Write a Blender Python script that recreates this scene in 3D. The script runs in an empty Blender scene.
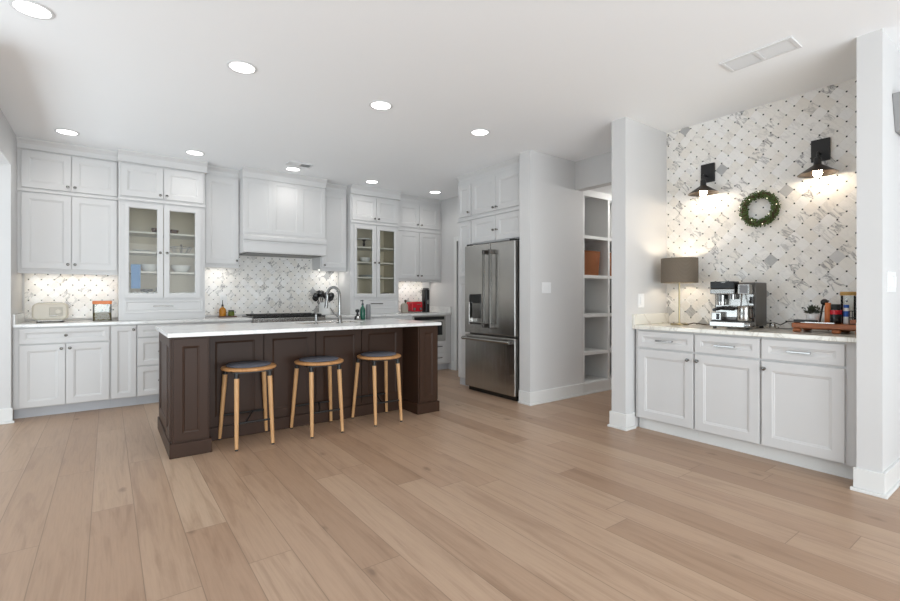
import bpy, bmesh, math, random
from mathutils import Vector, Matrix
random.seed(7)
PI = math.pi
S = bpy.context.scene
COL = S.collection

# ------------------------------------------------------------------ camera
FPX, CX, HY, HC = 464.4, 450.0, 295.4, 1.18
YAW = math.atan((1079.7 - 450.0) / FPX)          # forward direction, measured from +X
cam_d = bpy.data.cameras.new('camera')
cam = bpy.data.objects.new('camera', cam_d)
COL.objects.link(cam)
cam.location = (0, 0, HC)
cam.rotation_euler = (PI / 2, 0, YAW - PI / 2)
cam_d.sensor_width = 36.0
cam_d.lens = 36.0 * FPX / 900.0
cam_d.shift_y = -(300.5 - HY) / 900.0
cam_d.clip_start = 0.05
S.camera = cam

# ------------------------------------------------------------------ world and exposure
W = bpy.data.worlds.new('daylight')
S.world = W
W.use_nodes = True
bg = W.node_tree.nodes['Background']
bg.inputs[0].default_value = (0.93, 0.97, 1.0, 1)
bg.inputs[1].default_value = 0.46
S.view_settings.view_transform = 'Standard'
S.view_settings.look = 'None'
S.view_settings.gamma = 1.0
S.view_settings.use_curve_mapping = False
S.view_settings.exposure = -0.19

DOWN_W = 11.0       # downlight power
STRIP_W = 1.35      # under-cabinet strip power per metre
SCONCE_E = 75.0    # sconce bulb emission
LAMP_E = 85.0      # table lamp bulb emission


def area(name, loc, rot, sx, sy, watts, color=(1, 1, 1), spread=PI):
    d = bpy.data.lights.new(name, 'AREA')
    d.shape = 'RECTANGLE'
    d.size, d.size_y = sx, sy
    d.energy = watts
    d.color = color
    d.spread = spread
    o = bpy.data.objects.new(name, d)
    COL.objects.link(o)
    o.location = loc
    o.rotation_euler = rot
    return o


# added unseen area lamp behind the camera, standing in for daylight
area('rear_fill', (0.3, -4.6, 1.6), (PI / 2, 0, -0.1), 6.0, 2.4, 170.0, (0.96, 0.98, 1.0))
# two added unseen lamps aimed upward to brighten the ceiling, replacing floor bounce
area('ceiling_fill', (0.5, -2.2, 0.25), (PI - 0.75, 0, 0), 7.0, 3.0, 380.0, (0.79, 0.915, 1.0))
area('ceiling_fill', (-2.9, 4.2, 0.25), (PI - 0.45, 0, -PI / 2), 4.0, 2.6, 200.0, (0.79, 0.915, 1.0))

# ------------------------------------------------------------------ materials


def lin(c):
    return tuple(((x / 255.0) / 12.92 if x / 255.0 <= 0.04045 else ((x / 255.0 + 0.055) / 1.055) ** 2.4) for x in c)


def new_mat(name):
    m = bpy.data.materials.new(name)
    m.use_nodes = True
    return m, m.node_tree.nodes, m.node_tree.links, m.node_tree.nodes['Principled BSDF']


def setp(b, **k):
    names = {'rough': 'Roughness', 'metal': 'Metallic', 'ior': 'IOR', 'trans': 'Transmission Weight', 'alpha': 'Alpha',
             'spec': 'Specular IOR Level', 'coat': 'Coat Weight', 'em': 'Emission Strength'}
    for a, v in k.items():
        b.inputs[names[a]].default_value = v


def mat(name, srgb, rough=0.5, metal=0.0, var=0.04, scale=12.0, bump=0.0, **k):
    """plain surface with a slight noise mottling"""
    m, N, L, b = new_mat(name)
    c = lin(srgb)
    tc = N.new('ShaderNodeTexCoord')
    nz = N.new('ShaderNodeTexNoise')
    nz.inputs['Scale'].default_value = scale
    nz.inputs['Detail'].default_value = 4
    L.new(tc.outputs['Object'], nz.inputs['Vector'])
    mx = N.new('ShaderNodeMix')
    mx.data_type = 'RGBA'
    mx.inputs[6].default_value = (*[x * (1 - var) for x in c], 1)
    mx.inputs[7].default_value = (*[min(1, x * (1 + var)) for x in c], 1)
    L.new(nz.outputs['Fac'], mx.inputs[0])
    L.new(mx.outputs[2], b.inputs['Base Color'])
    if bump:
        bp = N.new('ShaderNodeBump')
        bp.inputs['Strength'].default_value = bump
        bp.inputs['Distance'].default_value = 0.002
        L.new(nz.outputs['Fac'], bp.inputs['Height'])
        L.new(bp.outputs[0], b.inputs['Normal'])
    setp(b, rough=rough, metal=metal, **k)
    return m


def emit(name, rgb, strength):
    m, N, L, b = new_mat(name)
    b.inputs['Base Color'].default_value = (*rgb, 1)
    b.inputs['Emission Color'].default_value = (*rgb, 1)
    setp(b, em=strength)
    return m


class NG:
    """tiny node-expression helper"""
    def __init__(s, N, L): s.N, s.L = N, L

    def m(s, op, a, b=None, c=None):
        n = s.N.new('ShaderNodeMath'); n.operation = op
        for i, v in enumerate((a, b, c)):
            if v is None: continue
            if isinstance(v, (int, float)): n.inputs[i].default_value = v
            else: s.L.new(v, n.inputs[i])
        return n.outputs[0]

    def xyz(s, x, y, z):
        n = s.N.new('ShaderNodeCombineXYZ')
        for i, v in enumerate((x, y, z)):
            if isinstance(v, (int, float)): n.inputs[i].default_value = v
            else: s.L.new(v, n.inputs[i])
        return n.outputs[0]

    def white(s, vec):
        n = s.N.new('ShaderNodeTexWhiteNoise'); n.noise_dimensions = '3D'
        s.L.new(vec, n.inputs['Vector'])
        return n.outputs['Value'], n.outputs['Color']

    def noise(s, vec, scale, detail=4, rough=0.5, dist=0.0):
        n = s.N.new('ShaderNodeTexNoise')
        n.inputs['Scale'].default_value = scale
        n.inputs['Detail'].default_value = detail
        n.inputs['Roughness'].default_value = rough
        n.inputs['Distortion'].default_value = dist
        s.L.new(vec, n.inputs['Vector'])
        return n.outputs['Fac']

    def ramp(s, fac, stops):
        n = s.N.new('ShaderNodeValToRGB')
        e = n.color_ramp.elements
        while len(e) < len(stops): e.new(0.5)
        for el, (p, c) in zip(e, stops):
            el.position = p
            el.color = (*c, 1) if len(c) == 3 else c
        s.L.new(fac, n.inputs[0])
        return n.outputs[0]

    def mix(s, fac, a, b, blend='MIX'):
        n = s.N.new('ShaderNodeMix'); n.data_type = 'RGBA'; n.blend_type = blend
        for i, v in ((0, fac), (6, a), (7, b)):
            if isinstance(v, (int, float)): n.inputs[i].default_value = v
            elif isinstance(v, tuple): n.inputs[i].default_value = (*v, 1)
            else: s.L.new(v, n.inputs[i])
        return n.outputs[2]


def tile_mat(name, axis, u0, v0, pu, pv):
    """square marble tiles laid on the diagonal with a small black dot at every corner"""
    m, N, L, b = new_mat(name)
    g = NG(N, L)
    tc = N.new('ShaderNodeTexCoord')
    sp = N.new('ShaderNodeSeparateXYZ')
    L.new(tc.outputs['Object'], sp.inputs[0])
    U = g.m('DIVIDE', g.m('SUBTRACT', sp.outputs[axis], u0), pu)
    V = g.m('DIVIDE', g.m('SUBTRACT', sp.outputs[2], v0), pv)
    a = g.m('ADD', U, V); c = g.m('SUBTRACT', U, V)
    da = g.m('ABSOLUTE', g.m('SUBTRACT', a, g.m('ROUND', a)))
    dc = g.m('ABSOLUTE', g.m('SUBTRACT', c, g.m('ROUND', c)))
    dot = g.m('LESS_THAN', g.m('ADD', da, dc), 0.10)
    grout = g.m('LESS_THAN', g.m('MINIMUM', da, dc), 0.009)
    cell = g.xyz(g.m('FLOOR', a), g.m('FLOOR', c), 3.3)
    val, colr = g.white(cell)
    off = N.new('ShaderNodeVectorMath'); off.operation = 'SCALE'
    L.new(colr, off.inputs[0]); off.inputs[3].default_value = 9.0
    pos = N.new('ShaderNodeVectorMath'); pos.operation = 'ADD'
    L.new(g.xyz(g.m('MULTIPLY', a, 0.55), g.m('MULTIPLY', c, 1.5), 0.0), pos.inputs[0]); L.new(off.outputs[0], pos.inputs[1])
    n1 = g.noise(pos.outputs[0], 1.0, 5, 0.55, 0.9)
    vein = g.ramp(g.m('ABSOLUTE', g.m('SUBTRACT', n1, 0.5)), [(0.0, (1, 1, 1)), (0.035, (0.3, 0.3, 0.3)), (0.09, (0, 0, 0))])
    strong = g.ramp(val, [(0.5, (0.06, 0.06, 0.06)), (0.8, (0.25, 0.25, 0.25)), (0.93, (0.9, 0.9, 0.9))])
    veinamt = g.m('MULTIPLY', vein, strong)
    val2, _ = g.white(g.xyz(g.m('FLOOR', a), g.m('FLOOR', c), 8.1))
    base = g.ramp(val2, [(0.0, lin((238, 233, 225))), (0.6, lin((243, 240, 235))), (0.972, lin((245, 243, 240))), (0.985, lin((184, 183, 182)))])
    cl = g.mix(veinamt, base, lin((128, 126, 126)))
    cl = g.mix(grout, cl, lin((226, 222, 215)))
    cl = g.mix(dot, cl, lin((26, 25, 26)))
    L.new(cl, b.inputs['Base Color'])
    bp = N.new('ShaderNodeBump')
    bp.inputs['Strength'].default_value = 0.35
    bp.inputs['Distance'].default_value = 0.0015
    L.new(g.m('SUBTRACT', 1.0, grout), bp.inputs['Height'])
    # every tile tilts by a hair, which breaks up the gloss
    nm = N.new('ShaderNodeVectorMath'); nm.operation = 'SUBTRACT'
    L.new(colr, nm.inputs[0]); nm.inputs[1].default_value = (0.5, 0.5, 0.5)
    ns = N.new('ShaderNodeVectorMath'); ns.operation = 'SCALE'
    L.new(nm.outputs[0], ns.inputs[0]); ns.inputs[3].default_value = 0.05
    na = N.new('ShaderNodeVectorMath'); na.operation = 'ADD'
    L.new(bp.outputs[0], na.inputs[0]); L.new(ns.outputs[0], na.inputs[1])
    nn = N.new('ShaderNodeVectorMath'); nn.operation = 'NORMALIZE'
    L.new(na.outputs[0], nn.inputs[0])
    L.new(nn.outputs[0], b.inputs['Normal'])
    setp(b, rough=0.16)
    return m


def floor_mat():
    m, N, L, b = new_mat('oak_planks')
    g = NG(N, L)
    tc = N.new('ShaderNodeTexCoord')
    sp = N.new('ShaderNodeSeparateXYZ')
    L.new(tc.outputs['Object'], sp.inputs[0])
    x, y = sp.outputs[0], sp.outputs[1]
    PW, PL = 0.19, 1.85
    rx = g.m('DIVIDE', g.m('ADD', x, 0.07), PW)
    row = g.m('FLOOR', rx)
    rv, _ = g.white(g.xyz(row, 1.7, 4.2))
    ry = g.m('DIVIDE', g.m('ADD', y, g.m('MULTIPLY', rv, 5.3)), PL)
    seg = g.m('FLOOR', ry)
    pv, pc = g.white(g.xyz(row, seg, 2.2))
    fx = g.m('FRACT', rx); fy = g.m('FRACT', ry)
    ex = g.m('MULTIPLY', g.m('MINIMUM', fx, g.m('SUBTRACT', 1.0, fx)), PW)
    ey = g.m('MULTIPLY', g.m('MINIMUM', fy, g.m('SUBTRACT', 1.0, fy)), PL)
    edge = g.m('MINIMUM', ex, ey)
    joint = g.ramp(g.m('MULTIPLY', edge, 100.0), [(0.0, (1, 1, 1)), (0.12, (0.6, 0.6, 0.6)), (0.25, (0, 0, 0))])
    ox = g.m('ADD', x, g.m('MULTIPLY', pv, 17.0))
    gv = g.xyz(g.m('MULTIPLY', ox, 14.0), g.m('MULTIPLY', y, 1.1), g.m('MULTIPLY', pv, 31.0))
    grain = g.noise(gv, 1.0, 6, 0.62, 1.3)
    fine = g.noise(g.xyz(g.m('MULTIPLY', ox, 120.0), g.m('MULTIPLY', y, 5.0), pv), 1.0, 3, 0.6)
    base = g.ramp(pv, [(0.0, lin((166, 136, 112))), (0.3, lin((178, 149, 125))), (0.6, lin((186, 158, 134))), (0.85, lin((173, 143, 119))), (1.0, lin((195, 169, 145)))])
    gr = g.ramp(grain, [(0.28, lin((188, 172, 160))), (0.5, (0.93, 0.92, 0.91)), (0.75, (1.06, 1.06, 1.06))])
    c = g.mix(0.5, base, gr, 'MULTIPLY')
    fr = g.ramp(fine, [(0.3, (0.86, 0.85, 0.84)), (0.6, (1, 1, 1))])
    c = g.mix(0.6, c, fr, 'MULTIPLY')
    # knots
    vo = N.new('ShaderNodeTexVoronoi')
    vo.inputs['Scale'].default_value = 1.0
    kv = g.xyz(g.m('MULTIPLY', ox, 3.2), g.m('MULTIPLY', y, 1.5), 0.0)
    L.new(kv, vo.inputs['Vector'])
    wob = g.noise(g.xyz(g.m('MULTIPLY', x, 40.0), g.m('MULTIPLY', y, 24.0), 0.0), 1.0, 3)
    kd = g.m('ADD', vo.outputs['Distance'], g.m('MULTIPLY', g.m('SUBTRACT', wob, 0.5), 0.06))
    knot = g.ramp(kd, [(0.0, (1, 1, 1)), (0.03, (0.8, 0.8, 0.8)), (0.085, (0, 0, 0))])
    c = g.mix(g.m('MULTIPLY', knot, 0.6), c, lin((92, 70, 54)))
    c = g.mix(g.m('MULTIPLY', joint, 0.65), c, lin((90, 72, 58)))
    L.new(c, b.inputs['Base Color'])
    bp = N.new('ShaderNodeBump')
    bp.inputs['Strength'].default_value = 0.25
    bp.inputs['Distance'].default_value = 0.001
    L.new(g.m('SUBTRACT', g.m('MULTIPLY', grain, 0.3), joint), bp.inputs['Height'])
    L.new(bp.outputs[0], b.inputs['Normal'])
    L.new(g.m('ADD', 0.30, g.m('MULTIPLY', grain, 0.16)), b.inputs['Roughness'])
    return m


def stone_mat(name, c0, c1, amt=0.5):
    m, N, L, b = new_mat(name)
    g = NG(N, L)
    tc = N.new('ShaderNodeTexCoord')
    n = g.noise(tc.outputs['Object'], 2.2, 7, 0.6, 2.2)
    v = g.ramp(g.m('ABSOLUTE', g.m('SUBTRACT', n, 0.5)), [(0.0, (1, 1, 1)), (0.02, (0.3, 0.3, 0.3)), (0.06, (0, 0, 0))])
    c = g.mix(g.m('MULTIPLY', v, amt), lin(c0), lin(c1))
    L.new(c, b.inputs['Base Color'])
    setp(b, rough=0.14)
    return m


def wood_mat(name, c0, c1, rough=0.45, sx=30.0, sy=30.0, sz=3.0):
    m, N, L, b = new_mat(name)
    g = NG(N, L)
    tc = N.new('ShaderNodeTexCoord')
    mp = N.new('ShaderNodeMapping')
    mp.inputs['Scale'].default_value = (sx, sy, sz)
    L.new(tc.outputs['Object'], mp.inputs[0])
    n = g.noise(mp.outputs[0], 1.0, 5, 0.6, 0.8)
    c = g.ramp(n, [(0.3, lin(c0)), (0.7, lin(c1))])
    L.new(c, b.inputs['Base Color'])
    setp(b, rough=rough)
    return m


def steel_mat(name, srgb, rough=0.28, axis=2):
    m, N, L, b = new_mat(name)
    g = NG(N, L)
    tc = N.new('ShaderNodeTexCoord')
    mp = N.new('ShaderNodeMapping')
    sc = [500.0, 500.0, 500.0]; sc[axis] = 3.0
    mp.inputs['Scale'].default_value = sc
    L.new(tc.outputs['Object'], mp.inputs[0])
    n = g.noise(mp.outputs[0], 1.0, 2)
    b.inputs['Base Color'].default_value = (*lin(srgb), 1)
    L.new(g.m('ADD', rough - 0.01, g.m('MULTIPLY', n, 0.02)), b.inputs['Roughness'])
    setp(b, metal=1.0)
    return m


def glass_mat(name, tint=(0.92, 0.95, 0.93), rough=0.0):
    m, N, L, b = new_mat(name)
    b.inputs['Base Color'].default_value = (*tint, 1)
    # thin pane: mostly see-through with a fresnel reflection
    tr = N.new('ShaderNodeBsdfTransparent'); tr.inputs[0].default_value = (*tint, 1)
    gl = N.new('ShaderNodeBsdfGlossy'); gl.inputs['Roughness'].default_value = 0.02
    fr = N.new('ShaderNodeFresnel'); fr.inputs[0].default_value = 1.45
    mx = N.new('ShaderNodeMixShader')
    L.new(fr.outputs[0], mx.inputs[0]); L.new(tr.outputs[0], mx.inputs[1]); L.new(gl.outputs[0], mx.inputs[2])
    L.new(mx.outputs[0], N['Material Output'].inputs[0])
    return m


def weave_mat(name, c0, c1, scale=60.0, rough=0.8):
    m, N, L, b = new_mat(name)
    g = NG(N, L)
    tc = N.new('ShaderNodeTexCoord')
    w = N.new('ShaderNodeTexWave'); w.inputs['Scale'].default_value = scale; w.bands_direction = 'Z'
    w.inputs['Distortion'].default_value = 1.5
    w2 = N.new('ShaderNodeTexWave'); w2.inputs['Scale'].default_value = scale; w2.bands_direction = 'DIAGONAL'
    L.new(tc.outputs['Object'], w.inputs[0]); L.new(tc.outputs['Object'], w2.inputs[0])
    f = g.m('MULTIPLY', g.m('ADD', w.outputs['Fac'], w2.outputs['Fac']), 0.5)
    L.new(g.mix(f, lin(c0), lin(c1)), b.inputs['Base Color'])
    bp = N.new('ShaderNodeBump'); bp.inputs['Strength'].default_value = 0.4; bp.inputs['Distance'].default_value = 0.002
    L.new(f, bp.inputs['Height']); L.new(bp.outputs[0], b.inputs['Normal'])
    setp(b, rough=rough)
    return m


M = {}
M['wall'] = mat('wall_paint', (213, 212, 211), 0.6, var=0.01, scale=3)
M['ceiling'] = mat('ceiling_paint', (249, 250, 251), 0.75, var=0.008, scale=3)
M['trim'] = mat('trim_paint', (228, 228, 226), 0.4, var=0.01)
M['cab'] = mat('cabinet_paint', (213, 212, 211), 0.38, var=0.01)
M['toe'] = mat('toe_paint', (196, 198, 202), 0.45, var=0.01)
M['inside'] = mat('cabinet_interior', (226, 216, 194), 0.55, var=0.02)
M['shelfedge'] = mat('shelf_edge_paint', (232, 228, 218), 0.45, var=0.01)
M['floor'] = floor_mat()
M['tile_bar'] = tile_mat('dot_tile_nook', 1, 1.541, 1.901, 0.1068, 0.109)
M['tile_back'] = tile_mat('dot_tile_kitchen', 0, -0.721, 1.404, 0.1034, 0.1107)
M['quartz'] = stone_mat('white_quartz', (240, 240, 238), (196, 196, 196), 0.45)
M['quartz_warm'] = stone_mat('warm_quartz', (234, 231, 222), (182, 172, 156), 0.6)
M['island'] = mat('island_paint', (60, 41, 30), 0.42, var=0.05, scale=8, spec=0.25)
M['oak'] = wood_mat('light_oak', (188, 140, 92), (216, 172, 122))
M['oakseat'] = wood_mat('oak_seat', (176, 122, 74), (206, 156, 104), 0.4, 40, 6, 6)
M['teak'] = wood_mat('teak', (134, 74, 38), (172, 102, 58), 0.4, 40, 8, 40)
M['cushion'] = mat('grey_felt', (92, 94, 104), 0.9, var=0.12, scale=60)
M['black'] = mat('black_metal', (24, 23, 23), 0.4, metal=0.0, var=0.1)
M['blackplastic'] = mat('black_plastic', (18, 18, 19), 0.25, var=0.1)
M['bronze'] = mat('dark_bronze', (58, 48, 40), 0.4, metal=0.6, var=0.15)
M['nickel'] = steel_mat('dark_nickel', (120, 118, 114), 0.25)
M['chrome'] = steel_mat('chrome', (138, 137, 135), 0.16)
M['steel'] = steel_mat('stainless', (188, 186, 182), 0.27)
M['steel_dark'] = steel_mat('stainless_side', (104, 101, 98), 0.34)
M['steel_bright'] = steel_mat('stainless_bright', (172, 170, 166), 0.22)
M['glass'] = glass_mat('cabinet_glass', (0.95, 0.955, 0.94))
M['jarglass'] = glass_mat('jar_glass', (0.93, 0.95, 0.94))
M['porcelain'] = mat('white_porcelain', (238, 238, 236), 0.2, var=0.01)
M['cream'] = mat('cream_enamel', (210, 202, 186), 0.32, var=0.02)
M['dial'] = mat('pale_dial', (190, 182, 168), 0.35, var=0.02)
M['orange'] = mat('orange_plastic', (226, 130, 72), 0.4, var=0.03)
M['grains'] = mat('mixed_grains', (132, 118, 82), 0.8, var=0.75, scale=90)
M['amber'] = mat('amber_oil', (190, 126, 34), 0.15, var=0.1)
M['green'] = mat('green_jar', (98, 112, 40), 0.25, var=0.35, scale=50)
M['teal'] = mat('green_soap_bottle', (16, 84, 66), 0.2, var=0.1)
M['grey'] = mat('grey_plastic', (120, 120, 122), 0.4, var=0.05)
M['stonegrey'] = mat('taupe_stoneware', (172, 164, 152), 0.5, var=0.06)
M['red'] = mat('red_enamel', (196, 22, 40), 0.25, var=0.03)
M['blue'] = mat('blue_cloth', (88, 148, 204), 0.6, var=0.05)
M['bluelabel'] = mat('blue_label', (36, 92, 178), 0.4, var=0.05)
M['yellow'] = mat('yellow_label', (222, 190, 60), 0.4, var=0.05)
M['brown'] = mat('brown_ceramic', (92, 54, 36), 0.35, var=0.1)
M['bamboo'] = wood_mat('bamboo', (188, 146, 76), (214, 174, 104), 0.45)
M['leaf'] = mat('leaf_green', (70, 92, 40), 0.55, var=0.5, scale=35)
M['leaf_dark'] = mat('succulent_grey_green', (76, 82, 66), 0.6, var=0.4, scale=50)
M['twig'] = mat('twig_brown', (74, 58, 40), 0.8, var=0.2)
M['rattan'] = weave_mat('rattan', (96, 52, 20), (156, 90, 40), 18.0)
M['shade'] = weave_mat('shade_linen', (88, 78, 68), (132, 120, 104), 55.0)
M['brass'] = steel_mat('aged_brass', (150, 138, 108), 0.3)
M['plate'] = mat('switch_plate', (240, 240, 240), 0.35, var=0.01)
M['lens'] = emit('downlight_lens', (1.0, 0.99, 0.97), 6.0)
M['bulb'] = emit('warm_bulb', (1.0, 0.83, 0.62), SCONCE_E)
M['lampbulb'] = emit('lamp_bulb', (1.0, 0.86, 0.66), LAMP_E)
M['strip'] = emit('led_strip', (1.0, 0.95, 0.86), 3.0)
M['fairy'] = emit('fairy_light', (1.0, 0.93, 0.7), 3.0)
M['ventdark'] = mat('vent_shadow', (120, 120, 120), 0.7, var=0.05)
M['ventwhite'] = mat('vent_enamel', (226, 226, 226), 0.5, var=0.01)
M['blockgrey'] = mat('grey_block', (150, 150, 150), 0.7, var=0.03)

# ------------------------------------------------------------------ mesh builder


class MB:
    def __init__(s, T=None):
        s.v, s.f, s.mi = [], [], []
        s.T = T or (lambda a, b, c: (a, b, c))
        s.cur = 0

    def P(s, a, b, c):
        s.v.append(s.T(a, b, c)); return len(s.v) - 1

    def F(s, *idx):
        s.f.append(idx); s.mi.append(s.cur)

    def box(s, a0, a1, b0, b1, c0, c1):
        i = [s.P(a, b, c) for a in (a0, a1) for b in (b0, b1) for c in (c0, c1)]
        for q in ((0, 1, 3, 2), (4, 6, 7, 5), (0, 4, 5, 1), (2, 3, 7, 6), (0, 2, 6, 4), (1, 5, 7, 3)):
            s.F(*[i[k] for k in q])
        return s

    def prism(s, poly, c0, c1, order='abc'):
        """extrude a polygon [(p,q)...] from c0 to c1; order says which axes p,q,extrude are"""
        def pt(p, q, e):
            d = dict(zip(order, (p, q, e))); return s.P(d['a'], d['b'], d['c'])
        lo = [pt(p, q, c0) for p, q in poly]; hi = [pt(p, q, c1) for p, q in poly]
        n = len(poly)
        s.F(*lo[::-1]); s.F(*hi)
        for k in range(n):
            s.F(lo[k], lo[(k + 1) % n], hi[(k + 1) % n], hi[k])
        return s

    def rings(s, rings, close=True, cap0=False, cap1=False):
        ids = [[s.P(*p) for p in r] for r in rings]
        n = len(ids[0])
        for r0, r1 in zip(ids, ids[1:]):
            for k in range(n if close else n - 1):
                s.F(r0[k], r0[(k + 1) % n], r1[(k + 1) % n], r1[k])
        if cap0: s.F(*ids[0][::-1])
        if cap1: s.F(*ids[-1])
        return s

    def lathe(s, prof, o=(0, 0, 0), axis='c', n=20, cap=True, sc=(1, 1)):
        """prof = [(r,t)...] turned about an axis through o"""
        R = []
        for r, t in prof:
            ring = []
            for k in range(n):
                x, y = r * math.cos(2 * PI * k / n) * sc[0], r * math.sin(2 * PI * k / n) * sc[1]
                if axis == 'c': ring.append((o[0] + x, o[1] + y, o[2] + t))
                elif axis == 'b': ring.append((o[0] + x, o[1] + t, o[2] + y))
                else: ring.append((o[0] + t, o[1] + x, o[2] + y))
            R.append(ring)
        return s.rings(R, True, cap, cap)

    def tube(s, path, r, n=8, r1=None):
        pts = [Vector(p) for p in path]
        R = []
        prev = None
        for i, p in enumerate(pts):
            if i == 0: d = pts[1] - p
            elif i == len(pts) - 1: d = p - pts[i - 1]
            else: d = (pts[i + 1] - p).normalized() + (p - pts[i - 1]).normalized()
            d.normalize()
            if prev is None:
                up = Vector((0, 0, 1)) if abs(d.z) < 0.9 else Vector((1, 0, 0))
                a = d.cross(up).normalized()
            else:
                a = (prev - d * prev.dot(d)).normalized()
            prev = a
            b = d.cross(a)
            rr = r if r1 is None else r + (r1 - r) * i / (len(pts) - 1)
            R.append([tuple(p + a * rr * math.cos(2 * PI * k / n) + b * rr * math.sin(2 * PI * k / n)) for k in range(n)])
        return s.rings(R, True, True, True)

    def build(s, name, mats, parent=None, bevel=0.0, smooth=False, kind=None, seg=2, ang=0.6):
        off = Vector(parent.location) if parent is not None else Vector((0, 0, 0))
        p = parent
        while p is not None and p.parent is not None:
            p = p.parent; off += Vector(p.location)
        me = bpy.data.meshes.new(name)
        me.from_pydata([tuple(Vector(v) - off) for v in s.v], [], s.f)
        if not isinstance(mats, (list, tuple)): mats = [mats]
        for m_ in mats: me.materials.append(M[m_] if isinstance(m_, str) else m_)
        for p, k in zip(me.polygons, s.mi): p.material_index = min(k, len(mats) - 1)
        bm = bmesh.new(); bm.from_mesh(me)
        bmesh.ops.recalc_face_normals(bm, faces=bm.faces)
        bm.to_mesh(me); bm.free()
        if smooth:
            for p in me.polygons: p.use_smooth = True
            try: me.set_sharp_from_angle(angle=ang)
            except Exception: pass
        o = bpy.data.objects.new(name, me)
        COL.objects.link(o)
        if parent is not None: o.parent = parent
        if bevel:
            b = o.modifiers.new('bevel', 'BEVEL')
            b.width = bevel; b.segments = seg; b.limit_method = 'ANGLE'; b.angle_limit = 0.7
        if kind: o['kind'] = kind
        return o


def sbox(name, m, *b, parent=None, bevel=0.0):
    return MB().box(*b).build(name, m, parent, bevel, kind='structure')


def tag(o, label, cat, group=None):
    o['label'] = label; o['category'] = cat
    if group: o['group'] = group
    return o


def thing(name, label, cat, loc=(0, 0, 0), group=None):
    o = bpy.data.objects.new(name, None)
    COL.objects.link(o)
    o.location = loc
    o.empty_display_size = 0.1
    return tag(o, label, cat, group)


def kids(o): return [c for c in bpy.data.objects if c.parent == o]


def copy_tree(o, parent=None):
    c = o.copy(); COL.objects.link(c)
    if parent is not None: c.parent = parent
    for ch in kids(o): copy_tree(ch, c)
    return c


def flat(name, mb, m, label, cat, group=None, **k):
    return tag(mb.build(name, m, None, **k), label, cat, group)


# frames: u along the wall, d out of the face, z up
def BACK(yf): return lambda u, d, z: (u, yf - d, z)
def SIDE(xf): return lambda u, d, z: (xf - d, u, z)


# ------------------------------------------------------------------ cabinet pieces
def panel_door(T, u0, u1, z0, z1, th=0.02, fw=0.058, rec=0.009, d0=0.0):
    m = MB(T)
    def ring(i, d): return [(u0 + i, d, z0 + i), (u1 - i, d, z0 + i), (u1 - i, d, z1 - i), (u0 + i, d, z1 - i)]
    m.rings([ring(0, d0), ring(0, d0 + th - 0.002), ring(0.002, d0 + th), ring(fw, d0 + th), ring(fw + 0.004, d0 + th - 0.003),
             ring(fw + 0.012, d0 + th - 0.005), ring(fw + 0.016, d0 + th - rec)], True, True, True)
    return m


def glass_frame(T, u0, u1, z0, z1, iu0, iu1, iz0, iz1, th=0.022):
    m = MB(T)
    def R(a0, a1, c0, c1, d): return [(a0, d, c0), (a1, d, c0), (a1, d, c1), (a0, d, c1)]
    o, i = (u0, u1, z0, z1), (iu0, iu1, iz0, iz1)
    g = 0.008
    i2 = (iu0 - g, iu1 + g, iz0 - g, iz1 + g)
    m.rings([R(*o, 0), R(*o, th), R(*i2, th), R(*i, th - 0.008), R(*i, 0), R(*o, 0)])
    return m


def knob(T, u, z, parent, m='nickel', d=0.02):
    b = MB(T)
    b.lathe([(0.009, 0), (0.006, 0.004), (0.005, 0.012), (0.012, 0.018), (0.0145, 0.024), (0.011, 0.030), (0.003, 0.032)], (u, d, z), 'b', 12)
    return b.build('knob', m, parent, smooth=True)


def handle(T, u0, u1, z, parent, m='nickel', d=0.02, r=0.0055):
    b = MB(T)
    b.box(u0, u1, d + 0.024, d + 0.034, z - 0.006, z + 0.006)
    for u in (u0 + 0.012, u1 - 0.012):
        b.box(u - 0.005, u + 0.005, d, d + 0.026, z - 0.005, z + 0.005)
    return b.build('handle', m, parent, bevel=0.002)


def door(T, u0, u1, z0, z1, parent, kn=None, name='door', fw=0.058, m='cab', km='nickel', **k):
    o = panel_door(T, u0, u1, z0, z1, fw=fw, **k).build(name, m, parent)
    if kn: knob(T, kn[0], kn[1], o, km)
    return o


def crown(T, u0, u1, z0, z1, d0, d1, parent, ends=(0, 0), m='cab'):
    """frieze board with a small cove where it meets the ceiling"""
    b = MB(T)
    b.prism([(0 + d0, z0), (d1 - 0.03, z0), (d1 - 0.03, z0 + 0.01), (d1 - 0.036, z0 + 0.016), (d1 - 0.036, z1 - 0.05), (d1 - 0.022, z1 - 0.03), (d1 - 0.004, z1 - 0.012), (d1, z1), (d0, z1)],
            u0, u1, 'bca')
    return b.build('crown', m, parent)


# ------------------------------------------------------------------ structure
CZ = 2.743
sbox('floor', 'floor', -6, 7.5, -5, 6.7, -0.06, 0)
sbox('ceiling', 'ceiling', -6, 7.5, -5, 6.7, CZ, CZ + 0.08)
YB = 6.57
sbox('wall_back', 'wall', -6, 4.54, YB, YB + 0.13, 0, CZ)
MB().box(-0.86, -0.72, 5.87, YB, 0, CZ).box(-0.86, -0.72, 3.9, 5.87, 2.39, CZ).build('wall_left', 'wall', kind='structure')
MB().box(4.42, 4.54, 5.86, YB, 0, CZ).box(4.42, 4.54, 4.92, 5.86, 2.06, CZ).box(4.42, 4.54, 3.66, 4.92, 0, CZ).build('wall_right', 'wall', kind='structure')
sbox('wall_pantry', 'wall', 3.65, 4.54, 3.50, 3.66, 0, CZ)
MB().box(4.40, 4.52, 2.50, 3.50, 2.41, CZ).build('wall_header', 'wall', kind='structure')
sbox('ceiling_hall', 'ceiling', 4.52, 6.6, 2.50, 3.86, 2.45, 2.50)
sbox('wall_partition', 'wall', 3.65, 6.6, 2.36, 2.50, 0, CZ)
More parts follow.
